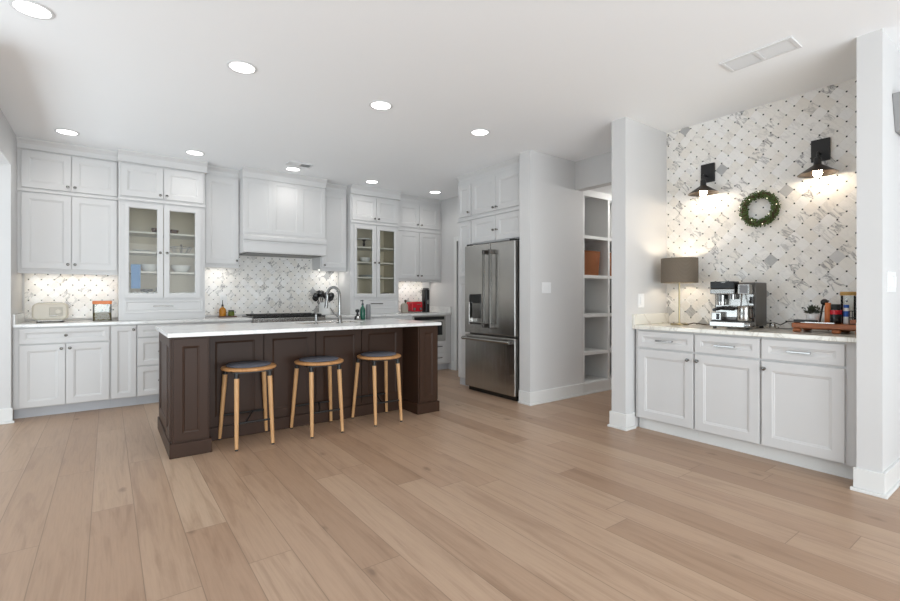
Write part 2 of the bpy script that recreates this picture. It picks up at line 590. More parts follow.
sbox('wall_nook', 'tile_bar', 4.33, 4.45, 0.803, 2.36, 0, CZ)
sbox('wall_near', 'wall', 3.65, 7.2, 0.685, 0.802, 0, CZ)
sbox('trim_1', 'tile_back', -0.70, 4.26, YB - 0.008, YB, 0.93, 1.72)          # kitchen backsplash
# baseboards: board plus shoe moulding


def baseboard(name, polys, h=0.14):
    """each entry: footprint of the board and of the shoe moulding round it"""
    b = MB()
    for board, shoe in polys:
        b.prism(board, 0.0205, h, 'abc')
        b.prism(shoe, 0.0, 0.02, 'abc')
    return b.build(name, 'trim', kind='structure', bevel=0.003)


def ell(x, y0, y1, xe, t):
    """board round a wall end at x that returns along y0 (towards -Y) as far as xe"""
    return [(x - t, y0 - t), (xe, y0 - t), (xe, y0), (x, y0), (x, y1), (x - t, y1)]


t = 0.014
t2 = 0.026
baseboard('baseboard_pantry', [(ell(3.65, 3.50, 3.66, 4.54, t), ell(3.65, 3.50, 3.66, 4.54, t2))])
baseboard('baseboard_partition', [(ell(3.65, 2.36, 2.50 + t, 3.775, t), ell(3.65, 2.36, 2.50 + t2, 3.775, t2)),
                                  ([(3.651, 2.501), (4.6, 2.501), (4.6, 2.50 + t), (3.651, 2.50 + t)], [(3.651, 2.501), (4.6, 2.501), (4.6, 2.50 + t2), (3.651, 2.50 + t2)])])
baseboard('baseboard_near', [(ell(3.65, 0.685, 0.802 + t, 7.2, t), ell(3.65, 0.685, 0.802 + t2, 7.2, t2))])
def sq(a, c, e, f): return [(a, e), (c, e), (c, f), (a, f)]
baseboard('baseboard_left', [(sq(-0.86, -0.72 + t, 5.87 - t, 5.869), sq(-0.86, -0.72 + t2, 5.87 - t2, 5.869))])
baseboard('baseboard_right', [(sq(4.42 - t, 4.4195, 5.872, 5.945), sq(4.42 - t2, 4.4195, 5.872, 5.945))])
# doorway in the right wall: casing and a closed panelled door
b = MB()
b.box(4.40, 4.42, 5.80, 5.87, 0, 2.10).box(4.40, 4.42, 4.93, 5.80, 2.03, 2.10)
b.build('trim_2', 'trim', kind='structure', bevel=0.003)
dr = sbox('door_1', 'trim', 4.48, 4.515, 4.93, 5.85, 0.01, 2.05)
panel_door(SIDE(4.48), 5.0, 5.78, 1.1, 1.95, th=0.006, fw=0.02, rec=0.004).build('door_panel', 'trim', dr)
panel_door(SIDE(4.48), 5.0, 5.78, 0.15, 1.0, th=0.006, fw=0.02, rec=0.004).build('door_panel', 'trim', dr)

# ------------------------------------------------------------------ kitchen back run: wall cabinets
YU, YG, YH = 6.24, 6.12, 6.05     # faces of plain wall cabinets, display cabinets, hood
GW = 'wall cabinets of the back run'


def box_body(T, u0, u1, z0, z1, depth, parent, m='cab', name='body'):
    return MB(T).box(u0, u1, -depth, 0, z0, z1).build(name, m, parent, bevel=0.002)


def rail_body(T, u0, u1, z0, z1, depth, parent):
    MB(T).box(u0, u1, -depth, 0, z0 + 0.026, z1).build('body', 'cab', parent, bevel=0.002)
    MB(T).box(u0, u1, -0.02, 0, z0, z0 + 0.0255).build('light_rail', 'cab', parent, bevel=0.002)


def led(T, u0, u1, z, depth, parent, warm=(1.0, 0.95, 0.86), w=1.0):
    MB(T).box(u0 + 0.04, u1 - 0.04, -depth + 0.13, -depth + 0.15, z + 0.017, z + 0.025).build('light_strip', 'strip', parent)
    p = T((u0 + u1) / 2, -depth + 0.14, z + 0.013)
    area('strip_light', p, (0, 0, 0), u1 - u0 - 0.1, 0.02, STRIP_W * (u1 - u0) * w, warm)


# A: double-stacked cabinet at the left
T = BACK(YU)
D = YB - 0.01 - YU
ta = thing('wall_cabinet', 'large white four-door wall cabinet over the toaster, at the left end', 'cabinet', (-0.32, YU, 1.40))
rail_body(T, -0.72, 0.094, 1.40, 2.64, D, ta)
for u0, u1, kn in ((-0.689, -0.304, -0.33), (-0.298, 0.083, -0.272)):
    door(T, u0, u1, 2.258, 2.622, ta, (kn, 2.30))
    door(T, u0, u1, 1.45, 2.206, ta, (kn, 1.50))
MB(T).box(-0.72, 0.094, 0, 0.016, 2.218, 2.246).build('rail', 'cab', ta, bevel=0.003)
crown(T, -0.72, 0.096, 2.64, CZ - 0.001, -0.2, 0.05, ta)
led(T, -0.70, 0.08, 1.40, D, ta, (1.0, 0.92, 0.78), 0.85)


def display(u0, u1, label, pu, zc, zbot, kz, frz):
    """glass-door cabinet standing on the worktop; pu = four pane edges"""
    T = BACK(YG)
    D = YB - 0.01 - YG
    t = thing('display_cabinet', label, 'cabinet', ((u0 + u1) / 2, YG, zbot))
    mid = (pu[1] + pu[2]) / 2
    b = MB(T)
    w = 0.018
    b.box(u0, u0 + w, -D, -0.0, zbot, 2.64).box(u1 - w, u1, -D, -0.0, zbot, 2.64)
    b.box(u0 + w, u1 - w, -D, 0, 2.23, 2.64).box(u0 + w, u1 - w, -D, 0, zbot, 1.165)
    b.box(u0 + w, pu[0] - 0.03, -0.02, 0, 1.165, 2.1595).box(pu[3] + 0.03, u1 - w, -0.02, 0, 1.165, 2.1595)
    b.box(u0 + w, u1 - w, -0.02, 0, 2.16, 2.2295)
    b.build('body', 'cab', t, bevel=0.0015)
    MB(T).box(u0 + w, u1 - w, -D, -D + 0.012, 1.165, 2.23).build('back_panel', 'inside', t)
    MB(T).box(u0 + w, u0 + w + 0.004, -D + 0.012, -0.02, 1.165, 2.23).build('side_lining', 'inside', t)
    MB(T).box(u1 - w - 0.004, u1 - w, -D + 0.012, -0.02, 1.165, 2.23).build('side_lining', 'inside', t)
    for z in (1.448, 1.668, 1.888):
        MB(T).box(u0 + w + 0.005, u1 - w - 0.005, -D + 0.013, -0.03, z - 0.02, z).build('shelf', 'shelfedge', t)
    for a, c, k in ((u0 + 0.02, mid - 0.003, mid - 0.032), (mid + 0.003, u1 - 0.02, mid + 0.032)):
        door(T, a, c, 2.258, 2.598, t, (k, 2.295))
        p0, p1 = (pu[0], pu[1]) if a < mid - 0.1 else (pu[2], pu[3])
        g = glass_frame(T, a + 0.03 if a < mid - 0.1 else a, c if a < mid - 0.1 else c - 0.03, 1.155, 2.19, p0, p1, 1.207, 2.133).build('glass_door', 'cab', t)
        MB(T).box(p0 - 0.004, p1 + 0.004, 0.006, 0.010, 1.203, 2.137).build('pane', 'glass', g)
        knob(T, k, kz, g, d=0.022)
    MB(T).box(u0 - 0.005, u1 + 0.005, 0, 0.022, 2.212, 2.24).build('rail', 'cab', t, bevel=0.003)
    dw = panel_door(T, u0 + 0.05, u1 - 0.02, 0.985, 1.13, th=0.014, fw=0.02, rec=0.003).build('drawer', 'cab', t)
    handle(T, mid - 0.10, mid + 0.095, 1.06, dw, d=0.014)
    crown(T, u0 - 0.006, u1 + 0.02, 2.62, CZ - 0.001, -0.3, 0.06, t)
    return t


ZC = 0.905
tb = display(0.095, 0.925, 'white glass-door display cabinet left of the hood, holding a blue cloth and white bowls', (0.19, 0.444, 0.568, 0.818), 0, ZC + 0.001, 1.655, 0)
te = display(2.765, 3.545, 'white glass-door display cabinet right of the hood, holding a cake stand and stacked plates', (2.86, 3.10, 3.225, 3.462), 0, ZC + 0.001, 1.655, 0)

# C and D: single-door cabinets either side of the hood
for u0, u1, kz, lab, ku in ((0.93, 1.325, 1.61, 'tall single-door white wall cabinet on the left side of the range hood', 1.29),
                            (2.372, 2.76, 1.60, 'tall single-door white wall cabinet on the right side of the range hood', 2.42)):
    T = BACK(YU)
    t = thing('wall_cabinet', lab, 'cabinet', ((u0 + u1) / 2, YU, 1.52))
    rail_body(T, u0, u1, 1.52, 2.64, D, t)
    door(T, u0 + 0.012, u1 - 0.012, 1.568, 2.62, t, (ku, kz))
    crown(T, u0, u1, 2.64, CZ - 0.001, -0.2, 0.03, t)
    led(T, u0, u1, 1.52, D, t, (1.0, 0.96, 0.9), 1.2)

# F: double-stacked cabinet at the right end
T = BACK(YU)
tf = thing('wall_cabinet', 'white four-door wall cabinet over the red appliance, at the right end', 'cabinet', (3.98, YU, 1.40))
rail_body(T, 3.546, 4.419, 1.40, 2.64, D, tf)
for u0, u1, kn in ((3.60, 3.978, 3.945), (3.984, 4.36, 4.017)):
    door(T, u0, u1, 2.25, 2.61, tf, (kn, 2.295))
    door(T, u0, u1, 1.44, 2.17, tf, (kn, 1.49))
MB(T).box(3.57, 4.40, 0, 0.016, 2.185, 2.215).build('rail', 'cab', tf, bevel=0.003)
crown(T, 3.567, 4.419, 2.64, CZ - 0.001, -0.2, 0.03, tf)
led(T, 3.56, 4.38, 1.40, D, tf, (1.0, 0.97, 0.92), 1.1)

# range hood
T = BACK(YH)
th_ = thing('range_hood', 'wide white panelled wooden range hood above the cooktop', 'range hood', (1.84, YH, 1.71))
hd = YB - 0.01 - YH
box_body(T, 1.327, 2.370, 1.93, 2.64, hd, th_)
for u0, u1 in ((1.335, 1.672), (1.672, 2.022), (2.022, 2.362)):
    panel_door(T, u0, u1, 1.955, 2.62, th=0.008, fw=0.045, rec=0.006).build('panel', 'cab', th_)
b = MB(T)
b.prism([(-hd, 1.71), (0.03, 1.71), (0.03, 1.715), (0.034, 1.72), (0.034, 1.83), (0.03, 1.835), (0.03, 1.853), (0.046, 1.862), (0.05, 1.875), (0.05, 1.905), (0.04, 1.92), (0.016, 1.93), (0.016, 1.94), (0.0, 1.945), (-hd, 1.945)], 1.326, 2.371, 'bca')
b.build('mantel', 'cab', th_)
MB(T).box(1.38, 2.32, -hd + 0.06, -0.02, 1.702, 1.712).build('filter', 'steel_dark', th_)
crown(T, 1.322, 2.376, 2.62, CZ - 0.001, -0.3, 0.05, th_)

# ------------------------------------------------------------------ base cabinets of the back run
YBF = 5.97
T = BACK(YBF)
BD = YB - 0.01 - YBF


def base_body(T, u0, u1, t, depth, top=0.874, toe=0.10, toed=0.07, toem='toe'):
    MB(T).box(u0, u1, -depth, 0, toe, top).build('body', 'cab', t, bevel=0.002)
    MB(T).box(u0, u1, -depth, -toed, 0, toe - 0.001).build('toe_kick', toem, t)


GB = 'base cabinets of the back run'
t = thing('base_cabinet', 'white base cabinet under the toaster with one drawer over two doors', 'cabinet', (-0.33, YBF, 0))
base_body(T, -0.718, 0.022, t, BD)
d_ = panel_door(T, -0.674, 0.014, 0.715, 0.862, fw=0.04).build('drawer', 'cab', t); knob(T, -0.33, 0.788, d_)
door(T, -0.674, -0.336, 0.108, 0.703, t, (-0.365, 0.66)); door(T, -0.330, 0.014, 0.108, 0.703, t, (-0.30, 0.66))
t = thing('base_cabinet', 'narrow white single-door base cabinet left of the drawer stack', 'cabinet', (0.14, YBF, 0))
base_body(T, 0.023, 0.250, t, BD)
door(T, 0.032, 0.245, 0.108, 0.862, t, (0.222, 0.82), fw=0.05)
t = thing('base_cabinet', 'white three-drawer base cabinet partly hidden by the island end', 'cabinet', (0.5, YBF, 0))
base_body(T, 0.251, 0.80, t, BD)
for z0, z1 in ((0.735, 0.862), (0.43, 0.723), (0.108, 0.418)):
    d_ = panel_door(T, 0.257, 0.79, z0, z1, fw=0.05).build('drawer', 'cab', t)
    if z1 < 0.8: handle(T, 0.44, 0.60, (z0 + z1) / 2, d_)
for u0, u1, lab in ((0.801, 1.409, 'white two-door base cabinet behind the island, left of the cooktop'), (2.331, 3.03, 'white two-door base cabinet behind the island, right of the cooktop'),
                    (3.031, 3.66, 'white two-door base cabinet behind the island, next to the microwave')):
    t = thing('base_cabinet', lab, 'cabinet', ((u0 + u1) / 2, YBF, 0))
    base_body(T, u0, u1, t, BD)
    m_ = (u0 + u1) / 2
    door(T, u0 + 0.01, m_ - 0.003, 0.108, 0.862, t, (m_ - 0.035, 0.8)); door(T, m_ + 0.003, u1 - 0.01, 0.108, 0.862, t, (m_ + 0.035, 0.8))
t = thing('base_cabinet', 'white base cabinet at the right end with two drawers under the microwave', 'cabinet', (4.0, YBF, 0))
b = MB(T)
b.box(3.661, 4.418, -BD, 0, 0.10, 0.465).box(3.661, 3.70, -BD, 0, 0.465, 0.874).box(4.31, 4.418, -BD, 0, 0.465, 0.874).box(3.70, 4.31, -BD, 0, 0.866, 0.874)
b.build('body', 'cab', t, bevel=0.001)
MB(T).box(3.661, 4.418, -BD, -0.07, 0, 0.099).build('toe_kick', 'toe', t)
for z0, z1 in ((0.29, 0.455), (0.112, 0.28)):
    d_ = panel_door(T, 3.70, 4.31, z0, z1, fw=0.045).build('drawer', 'cab', t); handle(T, 4.05, 4.22, (z0 + z1) / 2 + 0.01, d_)
t = thing('microwave', 'built-in stainless microwave with a black glass front under the worktop', 'microwave', (4.0, YBF, 0.466))
MB(T).box(3.702, 4.308, -0.4, 0.012, 0.467, 0.864).build('body', 'steel', t, bevel=0.003)
MB(T).box(3.73, 4.24, 0.0125, 0.020, 0.56, 0.77).build('window', 'blackplastic', t, bevel=0.002)
MB(T).box(3.73, 4.28, 0.0125, 0.018, 0.80, 0.85).build('control_panel', 'blackplastic', t, bevel=0.002)

# worktop with a gap for the range, upstand at the left and right ends
YE = 5.942
b = MB()
b.box(-0.719, 1.41, YE, YB - 0.001, 0.875, ZC).box(2.33, 4.419, YE, YB - 0.001, 0.875, ZC).box(1.41, 2.33, 6.50, YB - 0.001, 0.875, ZC)
wt = b.build('worktop', 'quartz', bevel=0.003)
tag(wt, 'long white quartz worktop along the back wall under the wall cabinets', 'worktop')
MB().box(-0.719, -0.70, YE + 0.01, YB - 0.02, ZC + 0.0005, 1.0).build('upstand', 'quartz', wt, bevel=0.002)
MB().box(4.40, 4.419, YE + 0.01, YB - 0.02, ZC + 0.0005, 1.0).build('upstand', 'quartz', wt, bevel=0.002)

t = thing('range_cooker', 'stainless gas range with black cooktop under the white hood', 'range', (1.87, 6.2, 0))
MB().box(1.413, 2.327, 5.93, 6.49, 0.02, 0.90).build('body', 'steel', t, bevel=0.004)
MB().box(1.413, 2.327, 5.93, 6.49, 0.9005, 0.918).build('cooktop', 'blackplastic', t, bevel=0.003)
for cx in (1.58, 1.87, 2.16):
    b = MB()
    for k in range(3):
        b.box(cx - 0.13, cx + 0.13, 6.0 + k * 0.2 - 0.008, 6.0 + k * 0.2 + 0.008, 0.919, 0.938)
    for k in (-0.12, 0, 0.12):
        b.box(cx + k - 0.006, cx + k + 0.006, 5.97, 6.46, 0.922, 0.936)
    b.build('grate', 'black', t)
for cx in (1.50, 1.63, 1.87, 2.11, 2.24):
    MB().lathe([(0.022, 0), (0.02, -0.03), (0.001, -0.031)], (cx, 5.929, 0.84), 'b', 14).build('control_knob', 'chrome', t, smooth=True)
MB().tube([(1.47, 5.87, 0.76), (2.27, 5.87, 0.76)], 0.011).tube([(1.5, 5.87, 0.76), (1.5, 5.93, 0.76)], 0.008).tube([(2.24, 5.87, 0.76), (2.24, 5.93, 0.76)], 0.008).build('oven_handle', 'chrome', t, smooth=True)

# ------------------------------------------------------------------ things on the back worktop
# toaster
t = thing('toaster', 'cream retro toaster with a round dial on the left end of the back worktop', 'toaster', (-0.47, 6.31, ZC))
def rrect(x0, x1, z0, z1, r, n=5):
    o = []
    for cx, cz, a0 in ((x1 - r, z1 - r, 0), (x0 + r, z1 - r, 90), (x0 + r, z0 + r, 180), (x1 - r, z0 + r, 270)):
        for k in range(n + 1):
            a = math.radians(a0 + 90 * k / n); o.append((cx + r * math.cos(a), cz + r * math.sin(a)))
    return o
b = MB(); b.prism(rrect(-0.612, -0.332, ZC + 0.022, ZC + 0.198, 0.05), 6.22, 6.41, 'acb')
b.build('body', 'cream', t, bevel=0.018, smooth=True, seg=4)
MB().box(-0.575, -0.37, 6.25, 6.38, ZC + 0.008, ZC + 0.03).build('base', 'nickel', t, bevel=0.004)
for x in (-0.565, -0.38):
    for y in (6.26, 6.37):
        MB().lathe([(0.014, 0), (0.014, 0.01)], (x, y, ZC + 0.0005), 'c', 10).build('foot', 'black', t)
MB().box(-0.475, -0.37, 6.212, 6.2195, ZC + 0.06, ZC + 0.155).build('face_plate', 'dial', t, bevel=0.004)
MB().lathe([(0.024, 0), (0.022, -0.018), (0.001, -0.019)], (-0.405, 6.211, ZC + 0.11), 'b', 18).build('dial', 'cream', t, smooth=True)
MB().box(-0.47, -0.42, 6.206, 6.2115, ZC + 0.067, ZC + 0.073).build('lever', 'nickel', t)
MB().box(-0.57, -0.38, 6.27, 6.29, ZC + 0.197, ZC + 0.2).box(-0.57, -0.38, 6.34, 6.36, ZC + 0.197, ZC + 0.2).build('slot_rim', 'nickel', t)

# food jar
t = thing('food_jar', 'square glass jar of mixed grains with an orange lid beside the toaster', 'jar', (-0.046, 6.35, ZC))
J = (-0.128, 0.036, 6.27, 6.43)
MB().prism(rrect(J[0], J[1], J[2], J[3], 0.02, 3), ZC + 0.001, ZC + 0.18, 'abc').build('glass_body', 'jarglass', t)
MB().prism(rrect(J[0] + 0.005, J[1] - 0.005, J[2] + 0.005, J[3] - 0.005, 0.016, 3), ZC + 0.006, ZC + 0.085, 'abc').build('contents', 'grains', t)
MB().prism(rrect(J[0] - 0.004, J[1] + 0.004, J[2] - 0.004, J[3] + 0.004, 0.022, 3), ZC + 0.181, ZC + 0.215, 'abc').build('lid', 'orange', t, bevel=0.006)

# oil tray
b = MB(); b.prism(rrect(1.115, 1.325, 6.34, 6.46, 0.02, 3), ZC + 0.001, ZC + 0.014, 'abc')
flat('tray', b, 'brown', 'small brown tray under the oil bottle on the back worktop', 'tray', bevel=0.003)
t = thing('oil_bottle', 'amber oil bottle with a dark pourer on the small tray', 'bottle', (1.165, 6.4, ZC + 0.0145))
MB().lathe([(0.038, 0), (0.041, 0.008), (0.041, 0.078), (0.03, 0.098), (0.012, 0.112), (0.012, 0.12)], (1.165, 6.4, ZC + 0.0145), 'c', 18).build('body', 'amber', t, smooth=True)
MB().lathe([(0.013, 0), (0.013, 0.02), (0.005, 0.03), (0.004, 0.08), (0.001, 0.081)], (1.165, 6.4, ZC + 0.135), 'c', 12).build('pourer', 'black', t, smooth=True)
t = thing('condiment_jar', 'short green jar beside the amber oil bottle on the small tray', 'jar', (1.265, 6.4, ZC + 0.0145))
MB().lathe([(0.034, 0), (0.037, 0.006), (0.037, 0.05), (0.031, 0.056)], (1.265, 6.4, ZC + 0.0145), 'c', 18).build('body', 'green', t, smooth=True)
MB().lathe([(0.034, 0), (0.034, 0.018), (0.001, 0.02)], (1.265, 6.4, ZC + 0.071), 'c', 18).build('lid', 'leaf_dark', t, smooth=True)

# utensil crock
t = thing('utensil_crock', 'white crock of black cooking utensils behind the faucet', 'crock', (2.50, 6.40, ZC))
MB().lathe([(0.075, 0), (0.085, 0.01), (0.088, 0.16), (0.09, 0.175), (0.082, 0.175), (0.08, 0.02), (0.001, 0.015)], (2.50, 6.40, ZC + 0.001), 'c', 24, cap=False).build('body', 'porcelain', t, smooth=True)
for k in range(8):
    a = 2 * PI * k / 8 + 0.3
    p0 = Vector((2.50 + 0.03 * math.cos(a), 6.40 + 0.03 * math.sin(a), ZC + 0.03))
    p1 = Vector((2.50 + 0.11 * math.cos(a) - 0.02, 6.40 + 0.07 * math.sin(a), ZC + 0.22 + 0.03 * (k % 3)))
    u_ = MB(); u_.tube([p0, p1], 0.006)
    d = (p1 - p0).normalized(); c = p1 + d * 0.02
    u_.lathe([(0.006, -0.05), (0.036, -0.03), (0.048, 0), (0.036, 0.035), (0.004, 0.05)], tuple(c), 'c', 10, sc=(1, 0.6))
    tag(u_.build('cooking_utensil', 'blackplastic', None, smooth=True), 'black cooking utensil standing in the white crock behind the faucet', 'utensil', 'utensils in the white crock')

# right end of the worktop
t = thing('canister', 'small taupe canister with a dark knob on the back worktop left of the red appliance', 'canister', (3.755, 6.3, ZC))
MB().lathe([(0.05, 0), (0.056, 0.01), (0.058, 0.11), (0.05, 0.135), (0.03, 0.15), (0.02, 0.152)], (3.755, 6.3, ZC + 0.001), 'c', 22).build('body', 'stonegrey', t, smooth=True)
MB().lathe([(0.014, 0), (0.01, 0.01), (0.02, 0.03), (0.016, 0.05), (0.002, 0.055)], (3.775, 6.3, ZC + 0.154), 'c', 14).build('stopper', 'twig', t, smooth=True)
t = thing('red_appliance', 'small red rounded countertop appliance with two chrome dials on the back worktop', 'appliance', (3.945, 6.3, ZC))
b = MB(); b.prism(rrect(3.845, 4.045, ZC + 0.018, ZC + 0.175, 0.03), 6.22, 6.40, 'acb')
b.build('body', 'red', t, bevel=0.012, smooth=True, seg=3)
for x in (3.89, 4.005):
    MB().lathe([(0.024, 0), (0.022, -0.012), (0.017, -0.016), (0.015, -0.012), (0.001, -0.012)], (x, 6.219, ZC + 0.06), 'b', 18).build('dial', 'chrome', t, smooth=True)
MB().box(3.865, 4.025, 6.235, 6.385, ZC + 0.001, ZC + 0.02).build('base', 'steel_bright', t)
MB().box(3.94, 4.01, 6.2165, 6.219, ZC + 0.128, ZC + 0.136).build('trim_bar', 'chrome', t)
t = thing('soda_maker', 'tall slim black countertop machine with a round silver emblem right of the red appliance', 'appliance', (4.165, 6.3, ZC))
b = MB(); b.prism(rrect(4.12, 4.212, 6.25, 6.38, 0.03, 4), ZC + 0.001, ZC + 0.37, 'abc').build('body', 'blackplastic', t, bevel=0.008, smooth=True)
MB().prism(rrect(4.13, 4.202, 6.26, 6.37, 0.025, 4), ZC + 0.371, ZC + 0.395, 'abc').build('cap', 'black', t, bevel=0.006)
MB().lathe([(0.028, 0), (0.028, -0.004), (0.018, -0.004), (0.017, -0.002), (0.001, -0.002)], (4.166, 6.2495, ZC + 0.17), 'b', 20, sc=(0.8, 1.3)).build('emblem', 'chrome', t, smooth=True)

# wall outlet behind the oil bottle
def outlet(x0, x1, z0, z1, T, label, gangs=1, d0=0.0):
    t = thing('wall_outlet' if gangs == 0 else 'light_switch', label, 'outlet' if gangs == 0 else 'switch', T((x0 + x1) / 2, d0, (z0 + z1) / 2))
    MB(T).box(x0, x1, d0 + 0.0005, d0 + 0.006, z0, z1).build('cover_plate', 'plate', t, bevel=0.002)
    n = max(gangs, 1)
    w = (x1 - x0) / n
    for k in range(n):
        c = x0 + w * (k + 0.5)
        MB(T).box(c - 0.016, c + 0.016, d0 + 0.0063, d0 + 0.011, z0 + 0.028, z1 - 0.028).build('rocker' if gangs else 'socket', 'plate', t, bevel=0.002)
    return t


outlet(1.165, 1.245, 1.06, 1.18, BACK(YB - 0.008), 'white outlet plate on the dotted backsplash above the oil bottle', 0)
outlet(3.84, 3.935, 1.07, 1.195, BACK(2.36), 'white switch plate on the partition wall beside the table lamp', 1)
outlet(3.83, 3.975, 1.205, 1.325, BACK(3.50), 'white double switch plate on the grey wall right of the refrigerator', 2)
outlet(3.755, 3.955, 1.20, 1.325, BACK(0.685), 'white switch plate on the near wall at the right edge of the photo', 3)

# ------------------------------------------------------------------ crockery in the display cabinets
YS = 6.30


def bowl(name, x, y, z, r, h, m, label, cat='bowl'):
    b = MB(); b.lathe([(r * 0.55, 0), (r * 0.6, 0.004), (r * 0.9, h * 0.6), (r, h), (r - 0.005, h), (r * 0.85, h * 0.6), (r * 0.5, 0.01), (0.001, 0.009)], (x, y, z + 0.001), 'c', 24, cap=False)
    b.lathe([(0.001, 0), (r * 0.55, 0)], (x, y, z + 0.001), 'c', 24, cap=False)
    return tag(b.build(name, m, None, smooth=True), label, cat)


def plates(x, y, z, r, n, label, cat='plates'):
    b = MB()
    for k in range(n):
        b.lathe([(r * 0.6, k * 0.009), (r, k * 0.009 + 0.012), (r, k * 0.009 + 0.015), (r * 0.6, k * 0.009 + 0.006)], (x, y, z + 0.001), 'c', 26)
    return b


bowl('serving_bowl', 0.40, YS + 0.02, 1.448, 0.103, 0.085, 'porcelain', 'wide white bowl on the bottom shelf of the left display cabinet, beside the blue cloth')
bowl('serving_bowl', 0.70, YS + 0.02, 1.448, 0.105, 0.085, 'porcelain', 'white bowl standing alone behind the right door of the left display cabinet')
for k in range(2):
    z = 1.668 + 0.0005 + k * 0.0105
    b = MB(); b.lathe([(0.04, 0), (0.088, 0.008), (0.088, 0.011), (0.04, 0.005)], (0.31, YS, z), 'c', 24)
    tag(b.build('side_plate', 'porcelain', None, smooth=True), 'small white plate in the low stack behind the left door of the left display cabinet', 'plate', 'plates in the left display cabinet')
b = MB()
b.box(0.21, 0.285, 6.13, 6.36, 1.448 + 0.001, 1.52)
b.box(0.205, 0.292, 6.118, 6.1285, 1.255, 1.52)
flat('folded_cloth', b, 'blue', 'blue cloth hanging over the lower shelf of the left display cabinet', 'cloth', bevel=0.003)
bowl('small_cup', 0.432, YS, 1.888, 0.03, 0.06, 'brown', 'small brown cup on the top shelf behind the left glass door', 'cup')
bowl('dark_bowl', 0.625, YS, 1.888, 0.05, 0.055, 'brown', 'dark brown bowl on the top shelf behind the right glass door', 'bowl')
# wire basket stand
t = thing('wire_stand', 'dark wire stand on the middle shelf of the left display cabinet', 'stand', (0.70, YS, 1.668))
b = MB()
n = 24
for r, z in ((0.11, 0.075), (0.07, 0.004)):
    b.tube([(0.70 + r * math.cos(2 * PI * k / n), YS + r * math.sin(2 * PI * k / n), 1.668 + 0.002 + z) for k in range(n + 1)], 0.0035, 6)
for k in range(8):
    a = 2 * PI * k / 8
    b.tube([(0.70 + 0.07 * math.cos(a), YS + 0.07 * math.sin(a), 1.674), (0.70 + 0.11 * math.cos(a), YS + 0.11 * math.sin(a), 1.743)], 0.0025, 6)
b.build('wire_bowl', 'black', t)
MB().tube([(0.70, YS - 0.07, 1.673), (0.70, YS, 1.675), (0.70, YS, 1.76)], 0.004, 6).lathe([(0.002, -0.012), (0.012, 0), (0.002, 0.012)], (0.70, YS, 1.77), 'c', 10).build('finial', 'black', t)
b = MB(); b.lathe([(0.05, 0), (0.05, 0.006), (0.012, 0.012), (0.012, 0.05), (0.06, 0.058), (0.064, 0.085)], (0.36, YS, 1.167), 'c', 20)
b.tube([(0.42, YS, 1.21), (0.45, YS, 1.23), (0.45, YS, 1.27)], 0.006)
flat('dark_pitcher', b, 'black', 'small dark metal dish on the cabinet floor under the blue cloth', 'dish', smooth=True)
# right display cabinet
t = thing('cake_stand', 'footed cake stand with a pale plate on the top shelf of the right display cabinet', 'cake stand', (3.06, YS, 1.888))
MB().lathe([(0.05, 0), (0.05, 0.008), (0.016, 0.02), (0.02, 0.05), (0.014, 0.09), (0.035, 0.115)], (3.06, YS, 1.889), 'c', 20).build('pedestal', 'bronze', t, smooth=True)
MB().lathe([(0.1, 0), (0.105, 0.004), (0.105, 0.014), (0.1, 0.016)], (3.06, YS, 2.005), 'c', 28).build('plate', 'porcelain', t, smooth=True)
bowl('serving_bowl', 3.08, YS, 1.668, 0.085, 0.07, 'porcelain', 'white bowl on the middle shelf of the right display cabinet')
for k in range(3):
    z = 1.448 + 0.0005 + k * 0.0105
    b = MB(); b.lathe([(0.10, 0), (0.175, 0.008), (0.175, 0.011), (0.10, 0.005)], (3.17, YS + 0.02, z), 'c', 28)
    tag(b.build('dinner_plate', 'porcelain', None, smooth=True), 'white dinner plate in the stack on the lowest shelf of the right display cabinet', 'plate', 'plates in the right display cabinet')
b = MB(); b.lathe([(0.045, 0), (0.06, 0.01), (0.062, 0.045), (0.05, 0.05)], (3.40, YS - 0.03, 1.167), 'c', 18)
flat('dark_dish', b, 'black', 'dark low dish on the floor of the right display cabinet', 'dish', smooth=True)

# ------------------------------------------------------------------ island
IX0, IX1, IY0, IY1 = 0.372, 2.712, 3.892, 4.86
PANEL = 4.19
ti = thing('kitchen_island', 'dark brown panelled kitchen island with corner posts in the middle of the room', 'island', (1.54, 4.4, 0))
b = MB()
b.box(IX0 + 0.012, IX1 - 0.012, PANEL, IY1 - 0.012, 0.001, 0.874)
b.build('body', 'island', ti, bevel=0.002)
T = BACK(PANEL)
edges = [0.632, 1.085, 1.545, 2.005, 2.468]
for u0, u1 in zip(edges, edges[1:]):
    panel_door(T, u0 + 0.003, u1 - 0.003, 0.115, 0.872, th=0.012, fw=0.07, rec=0.008).build('back_panel', 'island', ti)
for x0, x1 in ((IX0, 0.618), (2.478, IX1)):
    p = MB().box(x0, x1, IY0, PANEL - 0.001, 0.001, 0.874).build('post', 'island', ti, bevel=0.003)
    panel_door(BACK(IY0), x0 + 0.012, x1 - 0.012, 0.118, 0.862, th=0.012, fw=0.055, rec=0.011).build('post_panel', 'island', p)
    xo = x0 if x0 < 1 else x1
    TS = (lambda u, d, z, xo=xo: (xo - d, u, z)) if x0 < 1 else (lambda u, d, z, xo=xo: (xo + d, u, z))
    panel_door(TS, IY0 + 0.012, PANEL - 0.012, 0.118, 0.862, th=0.012, fw=0.055, rec=0.011).build('post_panel', 'island', p)
    panel_door(lambda u, d, z, xo=xo: (TS(u, d - 0.012, z)), PANEL + 0.012, IY1 - 0.02, 0.118, 0.862, th=0.018, fw=0.07, rec=0.011).build('end_panel', 'island', ti)
b = MB()
e = 0.015
